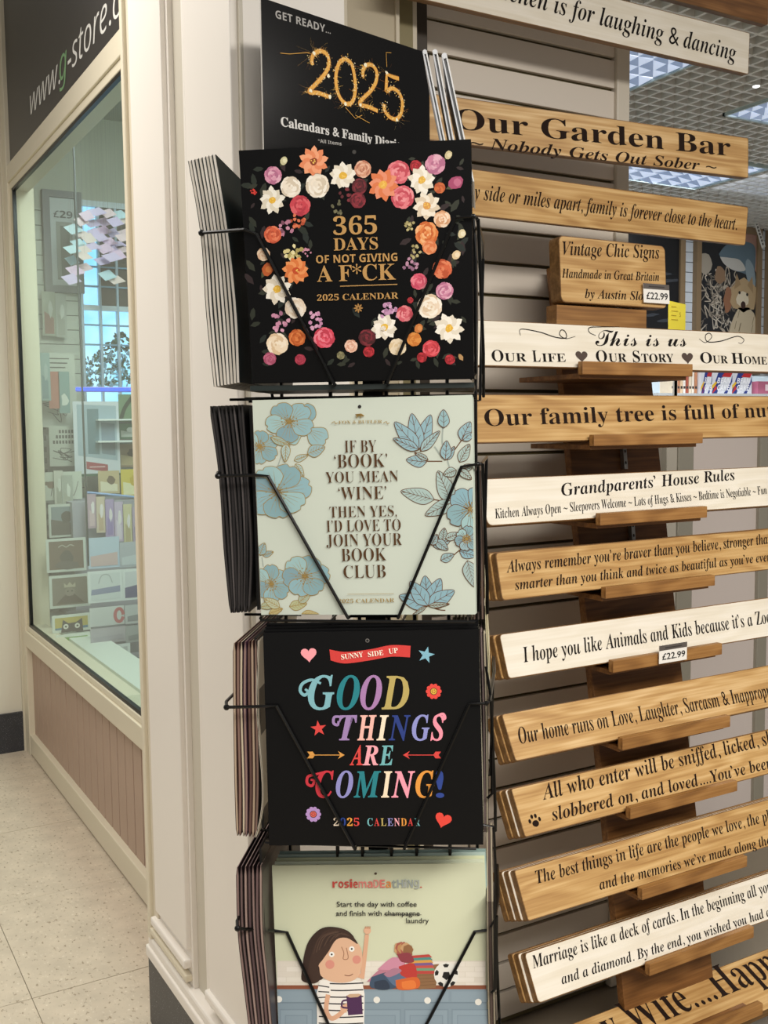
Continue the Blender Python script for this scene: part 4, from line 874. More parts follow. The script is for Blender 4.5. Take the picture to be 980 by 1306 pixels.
# keep the print inside the cover edge
for i, (vx, vy, vz) in enumerate(art.v): art.v[i] = (min(max(vx, .001), .299), vy, min(max(vz, .001), .299))
art.build('cover_print', cal2, M2_)
lt = MB(); DK = mat('#5A3D22', .35, .3)
def T2(t, x0, x1, yb, cap, m=DK, st='serif', off=-.010): S2.text(lt, t, st, (250+x0/2.513, 480+yb/2.513), (250+x1/2.513, 480+(yb-(x1-x0)*.02)/2.513), cap/2.513, m, y=-.0022, off=off)
T2('IF BY', 478, 580, 244, 40); T2('‘BOOK’', 445, 615, 293, 44); T2('YOU MEAN', 417, 650, 341, 36); T2('‘WINE’', 458, 612, 395, 42); T2('THEN YES,', 430, 645, 452, 36); T2('I’D LOVE TO', 420, 658, 498, 38); T2('JOIN YOUR', 420, 662, 545, 40); T2('BOOK', 468, 612, 592, 42); T2('CLUB', 475, 610, 646, 42)
T2('2025 CALENDAR', 458, 637, 726, 13, GLN, off=-.004); T2('FOX & BUTLER', 458, 598, 152, 10, GLN, off=-.004)
a = K2(487, 697); b_ = K2(635, 695); lt.ribbon([a, b_], .0006, -.003, GLN)
for x0, x1 in ((436, 455), (602, 621)): lt.ribbon(bez([K2(x0, 149), K2((x0+x1)/2, 145), K2((x0+x1)/2+3, 152), K2(x1, 148)]), .0009, -.003, GLN)
a = K2(525, 127); S_ = .3/710
lt.flat([(a[0]+p*S_, a[1]+q*S_) for p, q in ((-14, 6), (-10, 1), (-4, 4), (8, 3), (14, -2), (16, 1), (8, 7), (5, 8), (6, -7), (4, -7), (2, 0), (-5, -1), (-8, -7), (-10, -7), (-9, 0))][::-1], -.003, GLN)
lt.build('lettering', cal2, M2_)
h_ = MB(); a = K2(525, 97); h_.flat(blob(a[0], a[1], .0024, .0024, 12), -.0006, mat('#1E1A18', .5)); h_.build('hanging_hole', cal2, M2_)
behind(M2_, 2, '#B9C2B6', 'sage green calendar standing behind the book club calendar', 'sage calendars behind the front one', .006, -.0006, dx=.0009)
# -- tier 3 : good things
M3 = posemat(*POSE[2]); S3 = Surf(M3); K3 = lambda x, y: S3.loc(270+x/2.579, 770+y/2.579)
cal3 = calendar(M3, '#0A0A0B', 'black calendar with big multicoloured words, hearts, stars and arrows, third tier', gloss=.35, edge='#CFCAC0')
lt = MB(); LY = [-.0006]
def T3(t, x0, x1, yb, cap, h, st='it', off=.008): S3.text(lt, t, st, (270+x0/2.579, 770+yb/2.579), (270+x1/2.579, 770+(yb-(x1-x0)*.012)/2.579), cap/2.579, mat(h, .5), y=-.001, off=off)
for t, x0, x1, h in (('G', 318, 405, '#7DB2BC'), ('O', 413, 490, '#1D7D87'), ('O', 490, 563, '#A77BAE'), ('D', 560, 652, '#B5A25E')): T3(t, x0, x1, 346, 112, h)
for t, x0, x1, h in (('T', 420, 482, '#9C7FB2'), ('H', 480, 545, '#F0B7AC'), ('I', 543, 585, '#F2DFC6'), ('N', 583, 657, '#22387F'), ('G', 660, 718, '#8D90CC'), ('S', 720, 768, '#EE93A6')): T3(t, x0, x1, 448, 84, h)
for t, x0, x1, h in (('A', 455, 497, '#D8433F'), ('R', 497, 550, '#F0A6B0'), ('E', 553, 600, '#6FB0B4')): T3(t, x0, x1, 530, 66, h)
for t, x0, x1, h in (('C', 343, 405, '#C9303E'), ('O', 410, 468, '#8D8BC6'), ('M', 468, 560, '#1F7C86'), ('I', 558, 597, '#F2DDC0'), ('N', 592, 672, '#F09CAE'), ('G', 672, 735, '#E2963E'), ('!', 738, 766, '#27408C')): T3(t, x0, x1, 636, 88, h)
cols = ['#F0DFC8', '#27408C', '#E8A03E', '#D8433F', None, '#6FB0B4', '#D8433F', '#B5A25E', '#8D8BC6', '#F0A6B0', '#E2963E', '#D8433F', '#6FB0B4']; xs = 402
for ch, h in zip('2025 CALENDAR', cols):
    if h: T3(ch, xs, xs+18, 730, 26, h, 'serif', .0)
    xs += 22.2
# swirls on the capitals
def sw(pts, h, w=.004): lt.ribbon(bez([K3(*p) for p in pts], 8), w, -.0011, mat(h, .5), .3)
sw([(360, 262), (330, 250), (300, 262), (292, 285), (305, 300), (318, 290), (308, 280)], '#7DB2BC', .0045); sw([(430, 372), (405, 372), (402, 392), (415, 398), (418, 385)], '#9C7FB2'); sw([(375, 552), (345, 560), (318, 568), (315, 590), (330, 598), (338, 582), (326, 578)], '#C9303E'); sw([(735, 372), (760, 362), (768, 375), (758, 382)], '#EE93A6')
def heart(x, y, r, h, rot=0):
    c_ = K3(x, y); s_ = r*.3/700/16; pts = []
    for i in range(24):
        t = 2*math.pi*i/24; px_ = 16*math.sin(t)**3*s_; pz = (13*math.cos(t)-5*math.cos(2*t)-2*math.cos(3*t)-math.cos(4*t))*s_
        pts.append((c_[0]+px_*math.cos(rot)-pz*math.sin(rot), c_[1]+px_*math.sin(rot)+pz*math.cos(rot)))
    lt.flat(pts[::-1], nextlayer(), mat(h, .5))
def star(x, y, r, h, rot=0):
    c_ = K3(x, y); s_ = .3/700; lt.flat([(c_[0]+(r if i % 2 == 0 else r*.4)*s_*math.sin(rot+i*math.pi/5), c_[1]+(r if i % 2 == 0 else r*.4)*s_*math.cos(rot+i*math.pi/5)) for i in range(10)][::-1], nextlayer(), mat(h, .5))
heart(320, 166, 26, '#F09CA4', .05); heart(762, 710, 27, '#E04438', -.3); star(706, 168, 28, '#7DB2C4', .25); star(352, 410, 27, '#D8433F', -.1)
for x, y, h, h2, r in ((731, 288, '#E0453C', '#D8A93C', 26), (335, 692, '#B08CC4', '#D05A50', 26)):
    c_ = K3(x, y); s_ = .3/700
    for k in range(10): a = k*.628; lt.flat(blob(c_[0]+r*.68*s_*math.cos(a), c_[1]+r*.68*s_*math.sin(a), r*.32*s_, r*.28*s_, 8, 0, a), nextlayer(), mat(h, .5))
    lt.flat(blob(c_[0], c_[1], r*.62*s_, r*.62*s_, 12), nextlayer(), mat(h, .5)); lt.flat(blob(c_[0], c_[1], r*.46*s_, r*.46*s_, 12), nextlayer(), mat('#3A2A20', .5)); lt.flat(blob(c_[0], c_[1], r*.38*s_, r*.38*s_, 12), nextlayer(), mat(h2, .5))
    for k in range(6): a = k*1.047; lt.flat(blob(c_[0]+r*.2*s_*math.cos(a), c_[1]+r*.2*s_*math.sin(a), r*.06*s_, r*.06*s_, 5), nextlayer(), mat('#3A2A20', .5))
def arrow(x0, x1, y, h, rev=False):
    P = lambda x, y_: K3(x, y_)
    if rev: x0, x1 = x1, x0
    s = 1 if x1 > x0 else -1; y_ = -.001
    lt.ribbon([P(x0+s*16, y), P(x1-s*12, y)], .0011, y_, mat(h, .5))
    q = [P(x1, y), P(x1-s*22, y-13), P(x1-s*14, y), P(x1-s*22, y+13)]; lt.flat(q if s > 0 else q[::-1], nextlayer(), mat(h, .5))
    q = [P(x0, y-11), P(x0+s*18, y-11), P(x0+s*26, y), P(x0+s*18, y+11), P(x0, y+11), P(x0+s*8, y)]; lt.flat(q if s > 0 else q[::-1], nextlayer(), mat(h, .5))
arrow(315, 438, 497, '#D99A4A'); arrow(630, 755, 497, '#D8433F', True)
tp = bez([(388, 150), (440, 158), (520, 150), (590, 136), (655, 138)], 8); bt = bez([(392, 186), (440, 196), (520, 186), (590, 174), (653, 176)], 8)
n_ = len(tp); vs_ = [K3(*p) for p in tp]+[K3(*p) for p in bt]; yl = nextlayer()
lt.add([(p[0], yl, p[1]) for p in vs_], [(i, i+n_, i+n_+1, i+1) for i in range(n_-1)], mat('#CE3A36', .5))
for ang_y, t, x0, x1, yb in ((0, 'SUNNY', 428, 500, 183), (0, 'SIDE', 516, 566, 174), (0, 'UP', 584, 614, 164)): S3.text(lt, t, 'serif', (270+x0/2.579, 770+yb/2.579), (270+x1/2.579, 770+(yb-(x1-x0)*.13)/2.579), 17/2.579, mat('#F6EEDC', .5), y=-.0022)
lt.build('cover_print', cal3, M3)
h_ = MB(); a = K3(513, 121); h_.flat(blob(a[0], a[1], .0028, .0028, 12), -.0006, mat('#6E6A66', .5)); h_.flat(blob(a[0], a[1], .0018, .0018, 12), -.0009, mat('#0A0A0A', .5)); h_.build('hanging_hole', cal3, M3)
behind(M3, 3, '#0A0A0B', 'black calendar standing behind the multicoloured word calendar', 'black calendars behind the front one', .007, .0035, dx=.0004)
# -- tier 4 : kitchen cartoon
S4 = Surf(M4); K4 = lambda x, y: S4.loc(280+x/2.579, 1050+y/2.579)
cal4 = calendar(M4, '#CFD3B6', 'pale green calendar with a cartoon woman in a striped top holding a mug, bottom tier', gloss=.4, W=W4, H=W4, edge='#DCD8C8')
STEP[0] = .000006; art = MB(); LY = [-.0004]; pm4 = W4/700
def F4(pts, h, k=0): art.flat([K4(*p) for p in pts][::-1], nextlayer(), mat(h, .5))
def R4(x0, y0, x1, y1, h): art.flat([K4(x0, y1), K4(x1, y1), K4(x1, y0), K4(x0, y0)], nextlayer(), mat(h, .5))
def S4l(pts, h, w=.0008, n=6): art.ribbon(bez([K4(*p) for p in pts], n), w, nextlayer(), mat(h, .5))
R4(188, 452, 876, 540, '#D9D2C4')
for r_ in range(5):
    yy = 455+r_*17
    for k in range(-1, 12):
        x0 = 190+k*62+(31 if r_ % 2 else 0); xa = max(x0, 190); xb = min(x0+60, 875)
        if xb > xa: R4(xa, yy, xb, yy+15.5, random.choice(['#E2DCD0', '#DDD6C9', '#E5DFD4']))
R4(188, 532, 878, 545, '#8A5038'); R4(190, 545, 880, 845, '#8496A2'); R4(190, 588, 880, 591, '#6E808C')
for xa in (198, 318, 452, 608, 764):
    R4(xa, 552, xa+(110 if xa < 300 else 146), 586, '#8B9DA9'); R4(xa, 610, xa+(110 if xa < 300 else 146), 840, '#7C8E9A'); R4(xa+4, 614, xa+(106 if xa < 300 else 142), 840, '#8B9DA9'); R4(xa+18, 630, xa+(92 if xa < 300 else 128), 835, '#7C8E9A'); R4(xa+21, 633, xa+(89 if xa < 300 else 125), 835, '#8799A5')
for xa, ya in ((196, 578), (518, 580), (685, 582), (852, 587)): F4([(xa+11*math.cos(t*.5236), ya+11*math.sin(t*.5236)) for t in range(12)], '#E6E4DC')
# laundry pile and basket
for k in range(16): F4(bez([(600+random.uniform(-8, 8), 425)] , 1) if False else [(608+55*math.cos(t*.785)*random.uniform(.2, .4)+k*2.2-18, 410+22*math.sin(t*.785)*random.uniform(.7, 1)+(k % 4)*3) for t in range(8)], random.choice(['#A5764E', '#B88A5C', '#C29A70', '#8E6442', '#A35A4A']))
F4([(640, 470), (722, 462), (712, 540), (655, 546)], '#8A6646')
for k in range(6): S4l([(644+k*1, 478+k*11), (718-k*1, 474+k*11)], '#6E4E34', .0007)
for k in range(7): F4([(612+k*2, 436+k*8), (690+k*3, 430+k*9), (700+k*2, 440+k*9), (625+k, 446+k*8)], ['#B8433C', '#4E8A84', '#D39A4A', '#7A5A8A', '#C0504A', '#6E9A7A', '#B7453E'][k])
LA = [('#B77A8C', (485, 520), (540, 470), (605, 450), (600, 490), (530, 515)), ('#C98AA0', (520, 480), (570, 440), (610, 455), (590, 480)), ('#3E5168', (500, 505), (560, 490), (580, 540), (500, 540)), ('#5A6E8A', (545, 500), (600, 485), (620, 520), (580, 535)), ('#B83A34', (590, 470), (640, 460), (648, 510), (600, 500)), ('#D0632E', (580, 515), (650, 505), (655, 540), (590, 546)), ('#E07A3A', (600, 520), (640, 516), (645, 540), (605, 542)), ('#8A3A44', (585, 430), (625, 425), (640, 455), (600, 455)), ('#2E3A4C', (510, 520), (548, 515), (560, 544), (515, 544)), ('#A9788C', (540, 495), (575, 475), (600, 485), (560, 505))]
for h, *p in LA: F4(bez(list(p)+[p[0]], 4)[:-1][::-1], h)
# ball
def disc4(x, y, r, h): F4([(x+r*math.cos(t*.349), y+r*math.sin(t*.349)) for t in range(18)], h)
disc4(747, 497, 41, '#E4E2DA')
F4([(747+15*math.cos(t*1.2566+.3), 500+15*math.sin(t*1.2566+.3)) for t in range(5)], '#1A1A1A')
for t in range(5): a = t*1.2566+.3+.6; F4([(747+34*math.cos(a+d_)*q, 500+34*math.sin(a+d_)*q) for d_, q in ((-.28, 1.1), (-.2, .82), (.2, .82), (.28, 1.1), (0, 1.16))], '#1A1A1A')
# woman: body, dress, arms, face, hair
S4l([(470, 510), (478, 440), (486, 365)], '#D9A98A', .0062); S4l([(470, 500), (455, 500)], '#D9A98A', .006); disc4(487, 352, 12, '#DDB091')
for k in range(4): S4l([(480+k*5, 346), (481+k*5, 338)], '#B98868', .0014)
F4([(332, 516), (400, 508), (470, 520), (478, 560), (476, 700), (484, 840), (318, 840), (322, 640)], '#EDE9E2')
for k in range(14): yy = 524+k*22; S4l([(330-(k*.5), yy), (400, yy+3), (474, yy)], '#2A2A2E', .0019)
F4([(330, 520), (362, 516), (368, 560), (350, 566), (335, 600), (322, 640), (320, 560)], '#EDE9E2')
for k in range(4): S4l([(326, 532+k*20), (362, 538+k*16)], '#2A2A2E', .0017)
S4l([(358, 562), (352, 610), (368, 640), (395, 628), (418, 604)], '#D9A98A', .0068, 8)
F4([(398, 600), (420, 590), (424, 606), (418, 622), (400, 618)], '#DDB091')
F4(bez([(278, 520), (270, 500), (288, 400), (330, 348), (380, 340), (430, 358), (440, 400), (350, 500), (330, 515), (300, 525), (278, 520)], 5)[:-1], '#33221C')
F4(bez([(345, 420), (375, 375), (420, 372), (455, 392), (470, 425), (468, 470), (455, 505), (420, 522), (370, 520), (335, 500), (328, 470), (312, 462), (318, 448), (345, 420)], 5)[:-1], '#DDB394')
F4(bez([(300, 440), (318, 390), (350, 352), (400, 345), (440, 372), (455, 396), (420, 376), (385, 382), (360, 420), (340, 448), (326, 470), (330, 515), (300, 525), (290, 500), (300, 440)], 5)[:-1], '#3D2A22')
for k in range(10): S4l([(310+k*9, 430-k*7), (330+k*9, 375-k*1.5), (385+k*5, 352+k*2)], random.choice(['#4C372D', '#5A4438', '#2C1D18']), .0009)
disc4(364, 463, 15, '#D69080'); disc4(452, 447, 14, '#D69080')
for x in (370, 436): disc4(x, 430 if x == 370 else 412, 9, '#F2F0EA'); disc4(x, 430 if x == 370 else 412, 3.2, '#1A1A1A')
S4l([(402, 405), (410, 425), (408, 445), (424, 442), (418, 408)], '#9C6A50', .0011); S4l([(412, 498), (428, 500), (440, 494)], '#7A4A3A', .0011)
F4([(418, 566), (468, 562), (472, 626), (424, 630)], '#4C2A52'); F4([(418, 566), (430, 560), (458, 559), (468, 562), (456, 570), (430, 572)], '#C9A98A'); S4l([(420, 580), (406, 584), (404, 602), (422, 606)], '#4C2A52', .0026)
# handwriting and maker's name
def T4(t, x0, x1, yb, cap, h, st='sans', off=.012, dy=0): S4.text(art, t, st, (280+x0/2.579, 1050+yb/2.579), (280+x1/2.579, 1050+(yb+dy)/2.579), cap/2.579, mat(h, .5), y=-.0024, off=off)
T4('Start the day with coffee', 387, 650, 272, 17, '#2A2A28'); T4('and finish with champagne', 385, 660, 302, 17, '#2A2A28'); T4('laundry', 615, 690, 326, 17, '#2A2A28')
art.ribbon([K4(543, 298), K4(665, 299)], .0008, -.0025, mat('#2A2A28', .5))
x = 372
for ch, w, h in zip('rosiemadeathing.', (17, 17, 15, 9, 15, 26, 18, 18, 17, 17, 15, 20, 9, 18, 18, 6), ('#C0463E', '#C0463E', '#C0463E', '#C0463E', '#C0463E', '#D8837A', '#D8786E', '#D98A80', '#D8786E', '#D98A4A', '#949C98', '#9AA3A2', '#A9AFA9', '#9AA3A2', '#A9AFA9', '#C0463E')):
    T4(ch.upper() if ch in 'mdehn' and x > 470 else ch, x+1, x+w+1, 210 if ch not in 'g' else 205, 27, h, 'bold', .0); x += w+2.6
S4.text  # (print laid on its own cover plane)
for i, (vx, vy, vz) in enumerate(art.v): art.v[i] = (min(max(vx, .0005), W4-.0005), vy, min(max(vz, .0005), W4-.0005))
art.build('cover_print', cal4, M4)
h_ = MB(); a = K4(514, 165); h_.flat(blob(a[0], a[1], .0022, .0018, 12), -.0006, mat('#4A3A2A', .5)); h_.build('hanging_hole', cal4, M4)
for k, (h, lab) in enumerate((('#D6DCC4', 'pale green calendar first behind the cartoon kitchen calendar'), ('#D9DDB8', 'pale yellow green calendar second behind the cartoon kitchen calendar'), ('#B4C6BE', 'pale grey blue calendar third behind the cartoon kitchen calendar'), ('#8EA49E', 'grey blue calendar last behind the cartoon kitchen calendar'))):
    calendar(M4 @ Matrix.Translation((.003+.0012*k, .007*(k+1), .0030*(k+1))), h, lab, 'calendars behind the cartoon kitchen calendar', gloss=.4, W=W4-.004, H=W4)

ORD = ['outermost', 'second', 'third', 'fourth', 'fifth', 'sixth', 'seventh', 'eighth', 'ninth']
# ---- side pockets: calendars filed edge-on
def booklet(pts, th, depth, cover_h, page_h, label, group, name='calendar', y0=-.15, fold=False, rough=.4):
    """pts: (x, z) centre line in spinner space, th thickness; runs from the near edge y0 back by depth"""
    base = Vector((pts[-1][0], y0, pts[-1][1])); Mt = SP @ Matrix.Translation(base)
    t = thing(name, label, 'calendar', Mt, group)
    P = bez(pts, 5); n = len(P)
    def strip(o0, o1, ya, yb, m, nm, ztrim=0):
        vs = []; b = MB()
        for i, (x, z) in enumerate(P):
            u = i/(n-1); tap = 1-.75*max(0, (abs(2*u-1)-.93)/.07) if fold else 1
            for y_ in (ya, yb):
                for o_ in (o0, o1): vs.append((x+o_*tap-base.x, y_-base.y, z-base.z))
        fs = []
        for i in range(n-1):
            a = i*4; c_ = a+4
            fs += [(a, a+1, c_+1, c_), (a+2, c_+2, c_+3, a+3), (a, c_, c_+2, a+2), (a+1, a+3, c_+3, c_+1)]
        fs += [(0, 2, 3, 1), ((n-1)*4, (n-1)*4+1, (n-1)*4+3, (n-1)*4+2)]
        b.add(vs, fs, m); return b
    hh = th/2; cv = .0007
    b = strip(-hh, -hh+cv, y0, y0+depth, mat(cover_h, rough), 'cover'); b2 = strip(hh-cv, hh, y0, y0+depth, mat(cover_h, rough), 'cover')
    b.add(b2.v, b2.f, mat(cover_h, rough)); b.build('cover', t, Mt)
    strip(-hh+cv, hh-cv, y0+.0012, y0+depth-.001, mat(page_h, .7), 'pages').build('pages', t, Mt)
    return t
def stack(outer, inner, n, covers, pages, label, group, en=.15, back=None, th=.0038, jit=.0004, extra=None, fold=False):
    for i in range(n):
        f = i/(n-1) if n > 1 else 0
        pts = []
        for (xo, yo), (xi, yi) in zip(outer, inner):
            p = sp(xo+(xi-xo)*f, yo+(yi-yo)*f, en); pts.append((p.x+random.uniform(-jit, jit), p.z))
        booklet(pts, th, .3, covers[i % len(covers)], pages[i % len(pages)], (ORD[i]+(' ' if i == 0 else ' from outside, ')+label), group, y0=-en, fold=fold)
stack([(242, 205), (258, 300), (265, 400), (275, 493)], [(273, 197), (289, 298), (300, 400), (304, 488)], 8, ['#17201F'], ['#D9D2C6', '#E2DCD2', '#CFC8BC'],
      'white paged black calendar in the top left pocket', 'edge-on calendars in the top left pocket', th=.0052)
stack([(268, 518), (281, 608), (288, 700), (294, 782)], [(309, 516), (316, 608), (320, 700), (317, 781)], 9, ['#0F0E0F', '#161414'], ['#3A3534', '#2A2626', '#575150', '#241F20'],
      'black edged calendar in the second left pocket', 'edge-on calendars in the second left pocket', th=.0042, jit=.0012, fold=True)
stack([(299, 820), (299, 902), (301, 1000), (303, 1066)], [(326, 817), (327, 902), (329, 1000), (326, 1068)], 7, ['#3A2420', '#5A3C34', '#241A1A', '#4A3040'], ['#B9A48C', '#8E7266', '#D2C2A8', '#9A7E74', '#6E5048'],
      'brown and cream calendar in the third left pocket', 'edge-on calendars in the third left pocket', th=.0045, jit=.0008, fold=True)
p_ = [(329, 817), (327, 902), (334, 1000), (332, 1040), (325, 1068)]; pts = [(sp(x+1, y).x, sp(x+1, y).z) for x, y in p_]
booklet(pts, .0022, .3, '#E9E2D0', '#5A3018', 'cream calendar bowed away from the others in the third left pocket', None)
stack([(303, 1106), (305, 1185), (312, 1250), (320, 1320), (326, 1372)], [(333, 1104), (334, 1185), (340, 1250), (346, 1320), (349, 1372)], 7, ['#2A1C1E', '#1C1416', '#3A282A'], ['#8E7670', '#705A58', '#A58E84', '#5E4A4A'],
      'mauve brown calendar in the bottom left pocket', 'edge-on calendars in the bottom left pocket', th=.0046, fold=True)
# dark calendar sleeves between side and front pockets
for (za, zb_, h) in ((1.56, 1.84, '#1B2624'), (1.24, 1.53, '#0E0E0E'), (.92, 1.20, '#0E0D0D'), (.60, .89, '#1A1412')):
    pts = [(-.163, zb_), (-.160, (za+zb_)/2), (-.158, za)]
    booklet(pts, .004, .29, h, '#1B1A1A', {'#1B2624': 'dark green backed calendar between the top left pocket and the flower calendar', '#0E0E0E': 'black backed calendar left of the book club calendar', '#0E0D0D': 'black backed calendar left of the multicoloured word calendar', '#1A1412': 'very dark brown backed calendar left of the cartoon kitchen calendar'}[h], 'dark calendars closest to the spinner core', y0=-.14)
# right pockets
stack([(606, 300), (607, 400), (606, 478)], [(602, 300), (603, 400), (602, 478)], 2, ['#1A1A1A'], ['#DAD6CC'], 'black calendar edge right of the flower calendar', 'edge-on calendars in the top right pocket', en=.12)
stack([(612, 600), (615, 700), (616, 790)], [(603, 600), (605, 700), (606, 790)], 3, ['#2A1C18', '#16120F'], ['#6E5A4E', '#4A3E38'], 'brown calendar edge right of the book club calendar', 'edge-on calendars in the second right pocket', en=.12)
stack([(618, 808), (621, 900), (622, 1000), (622, 1062)], [(606, 800), (609, 900), (613, 1000), (614, 1060)], 4, ['#3A342E', '#2A1C1E'], ['#B5AA92', '#7A6A66', '#D6CEB4'], 'cream and mauve calendar edge right of the multicoloured word calendar', 'edge-on calendars in the third right pocket', en=.12)
pts = [(sp(x, y, .1).x, sp(x, y, .1).z) for x, y in ((620, 745), (621, 800), (624, 850), (622, 880))]; booklet(pts, .003, .2, '#C9C2A0', '#A89E80', 'pale olive calendar standing taller than its neighbours in the third right pocket', None, y0=-.1)
stack([(628, 1150), (630, 1240), (632, 1330)], [(622, 1150), (623, 1240), (625, 1330)], 3, ['#1F1A17', '#4A3C34'], ['#A59A84', '#5A4A44'], 'thin dark calendar edge right of the cartoon kitchen calendar', 'edge-on calendars in the bottom right pocket', en=.12)
for k in range(6):   # pale tops glimpsed between tier two and three
    x = 579+k*5.0; p = sp(x, 787, -.02); pts = [(p.x, p.z), (p.x-.001, p.z-.15), (p.x, p.z-.27)]
    booklet(pts, .0032, .12, ['#8E8A6E', '#6A6650', '#A8A286'][k % 3], '#C9C4A8', 'olive grey calendar glimpsed between the second and third tiers', 'olive calendars glimpsed in the gap', y0=.02)
# silver folded calendars leaning beside the poster
for k, (a_, b__, w) in enumerate((((542, 66), (566, 182), .0068), ((555, 66), (577, 182), .0075), ((567, 71), (591, 182), .0085))):
    A_ = hplane(a_[0], a_[1], AX-EN*.05, EN); B_ = hplane(b__[0], b__[1], AX-EN*.05, EN); D_ = B_+(B_-A_)*.45
    lp = [IS @ v for v in (A_, (A_+B_)/2, B_, D_)]
    base = Vector(lp[-1]); Mt = SP @ Matrix.Translation(base)
    t = thing('folded_calendar', ['silver white folded calendar leaning closest to the poster edge', 'silver white folded calendar, middle one leaning beside the poster', 'silver white folded calendar leaning over the garden bar sign'][k], 'calendar', Mt, 'silver folded calendars')
    for nm, o0, o1, h in (('cover', -w/2, -w/2+.0022, '#C9CCD0'), ('back_cover', w/2-.0022, w/2, '#DADBDA'), ('pages', -w/2+.0022, w/2-.0022, '#4A4C50')):
        b = MB(); vs = []
        for i, q in enumerate(lp):
            q = q-base
            for y_ in ((-.0, .2) if nm != 'pages' else (.004, .19)):
                for o_ in (o0, o1): vs.append((q.x+o_, q.y+y_, q.z-(.004 if nm == 'pages' and i == 0 else 0)))
        fs = []
        for i in range(len(lp)-1):
            a = i*4; c_ = a+4; fs += [(a, a+1, c_+1, c_), (a+2, c_+2, c_+3, a+3), (a, c_, c_+2, a+2), (a+1, a+3, c_+3, c_+1)]
        fs += [(0, 2, 3, 1), ((len(lp)-1)*4, (len(lp)-1)*4+1, (len(lp)-1)*4+3, (len(lp)-1)*4+2)]
        b.add(vs, fs, mat(h, .3)); b.build(nm, t, Mt)
    b = MB(); q = lp[0]-base; b.tube([(q.x, q.y-.0003, q.z), (q.x, q.y+.2, q.z)], w/2, mat('#D3D6DA', .3), 10); b.build('fold', t, Mt)
# ---- poster (header card)
pn = Vector((-.223, .975, 0)); PP = EYE+ray(337, 0)*1.75
pA = hplane(337, 190, PP, pn); pB = hplane(546, 190, PP, pn); pTop = hplane(337, -2, PP, pn)
PM = frame(Vector((pA.x, pA.y, 1.86)), Vector((.975, .223, 0)), UP); SPo = Surf(PM); PW = (pB-pA).length
post = thing('poster', 'glossy black 2025 calendar poster with sparkler numbers standing behind the top tier', 'poster', PM)
PH = pTop.z-1.86
b = MB(); b.box((0, 0, 0), (PW, .003, PH), mat('#070606', .2, spec=.3)); b.box((-.001, .0005, 0), (0, .0028, PH), mat('#BDB9B2', .5)); b.build('card', post, PM)
b = MB(); b.tube([(PW*.5, .012, -.2), (PW*.5, .012, PH*.8)], .004, WIRE, 6); b.build('support_rod', post, PM)
KP = lambda x, y: SPo.loc(280+x/3.5, y/3.5)
lt = MB(); WT = mat('#D8D6D2', .4)
def TP(t, x0, y0, x1, y1, cap, m, st='bold', off=0.0, y=-.0006): SPo.text(lt, t, st, (280+x0/3.5, y0/3.5), (280+x1/3.5, y1/3.5), cap/3.5, m, y=y, off=off)
TP('GET READY...', 250, 80, 496, 152, 36, mat('#A9A6A2', .4)); SPo.text(lt, 'Calendars & Family', 'serif', (280+274/3.5, 562/3.5), (280+682/3.5, 640/3.5), 42/3.5, WT, y=-.0006, off=.012, post=' Diaries'); TP("*All Items", 440, 636, 545, 650, 16, mat('#A9A6A2', .4))
lt.build('lettering', post, PM)
STEP[0] = .0000012; art = MB(); LY = [-.0005]; GCOL = ['#FFE49A', '#EDB04A', '#FFF6D6', '#A5641E', '#FCE398', '#EDBE5A']
dig = {'2a': [(415, 290), (412, 262), (425, 238), (455, 228), (483, 250), (488, 290), (470, 330), (430, 375), (400, 410), (440, 415), (488, 432)],
       '0': [(560, 262), (535, 280), (520, 330), (522, 390), (540, 440), (570, 465), (595, 450), (606, 400), (602, 340), (588, 285), (560, 262)],
       '2b': [(640, 345), (640, 315), (655, 292), (680, 292), (700, 320), (698, 365), (675, 405), (640, 440), (625, 465), (665, 478), (706, 496)],
       '5': [(800, 352), (745, 330), (742, 410), (770, 395), (800, 415), (815, 460), (808, 510), (785, 532), (755, 520), (735, 490), (735, 465)]}
def gl_(i): return mat(GCOL[i], .5, emit=.0)
for k, pts in dig.items():
    L = bez(pts, 10) if k != '5' else [(800, 352), (775, 345), (745, 332), (744, 370)]+bez([(742, 410), (770, 395), (800, 415), (815, 460), (808, 510), (785, 532), (755, 520), (735, 490), (735, 465)], 8)
    P = [KP(*p) for p in L]
    art.ribbon(P, .0082, nextlayer(), gl_(3)); art.ribbon(P, .0064, nextlayer(), gl_(1)); 
    for j in range(170):
        p = random.choice(L); q = KP(p[0]+random.gauss(0, 8), p[1]+random.gauss(0, 8)); r = random.uniform(.0005, .0013)
        art.flat(blob(q[0], q[1], r, r, 5, .3), nextlayer(), gl_(random.choice([0, 2, 4, 5, 5, 1])))
    for j in range(26):
        p = random.choice(L); a = random.uniform(0, 6.28); l = random.uniform(14, 34); q0 = KP(*p); q1 = KP(p[0]+l*math.cos(a), p[1]+l*math.sin(a)); art.ribbon([q0, q1], .0005, nextlayer(), gl_(random.choice([1, 3, 5])), .3)
for cx, cy, n, l in ((420, 238, 16, 95), (405, 405, 18, 60), (560, 465, 10, 55), (628, 470, 10, 70), (745, 325, 8, 70), (650, 290, 8, 50), (790, 535, 9, 60), (485, 340, 6, 20), (490, 432, 7, 55)):
    for j in range(n):
        a = random.uniform(0, 6.28); ll = l*random.uniform(.4, 1); art.ribbon([KP(cx, cy), KP(cx+ll*math.cos(a), cy+ll*math.sin(a))], .0007, nextlayer(), gl_(random.choice([0, 1, 3, 5])), .9)
    q = KP(cx, cy); art.flat(blob(q[0], q[1], .0035, .0035, 10, .3), nextlayer(), gl_(2))
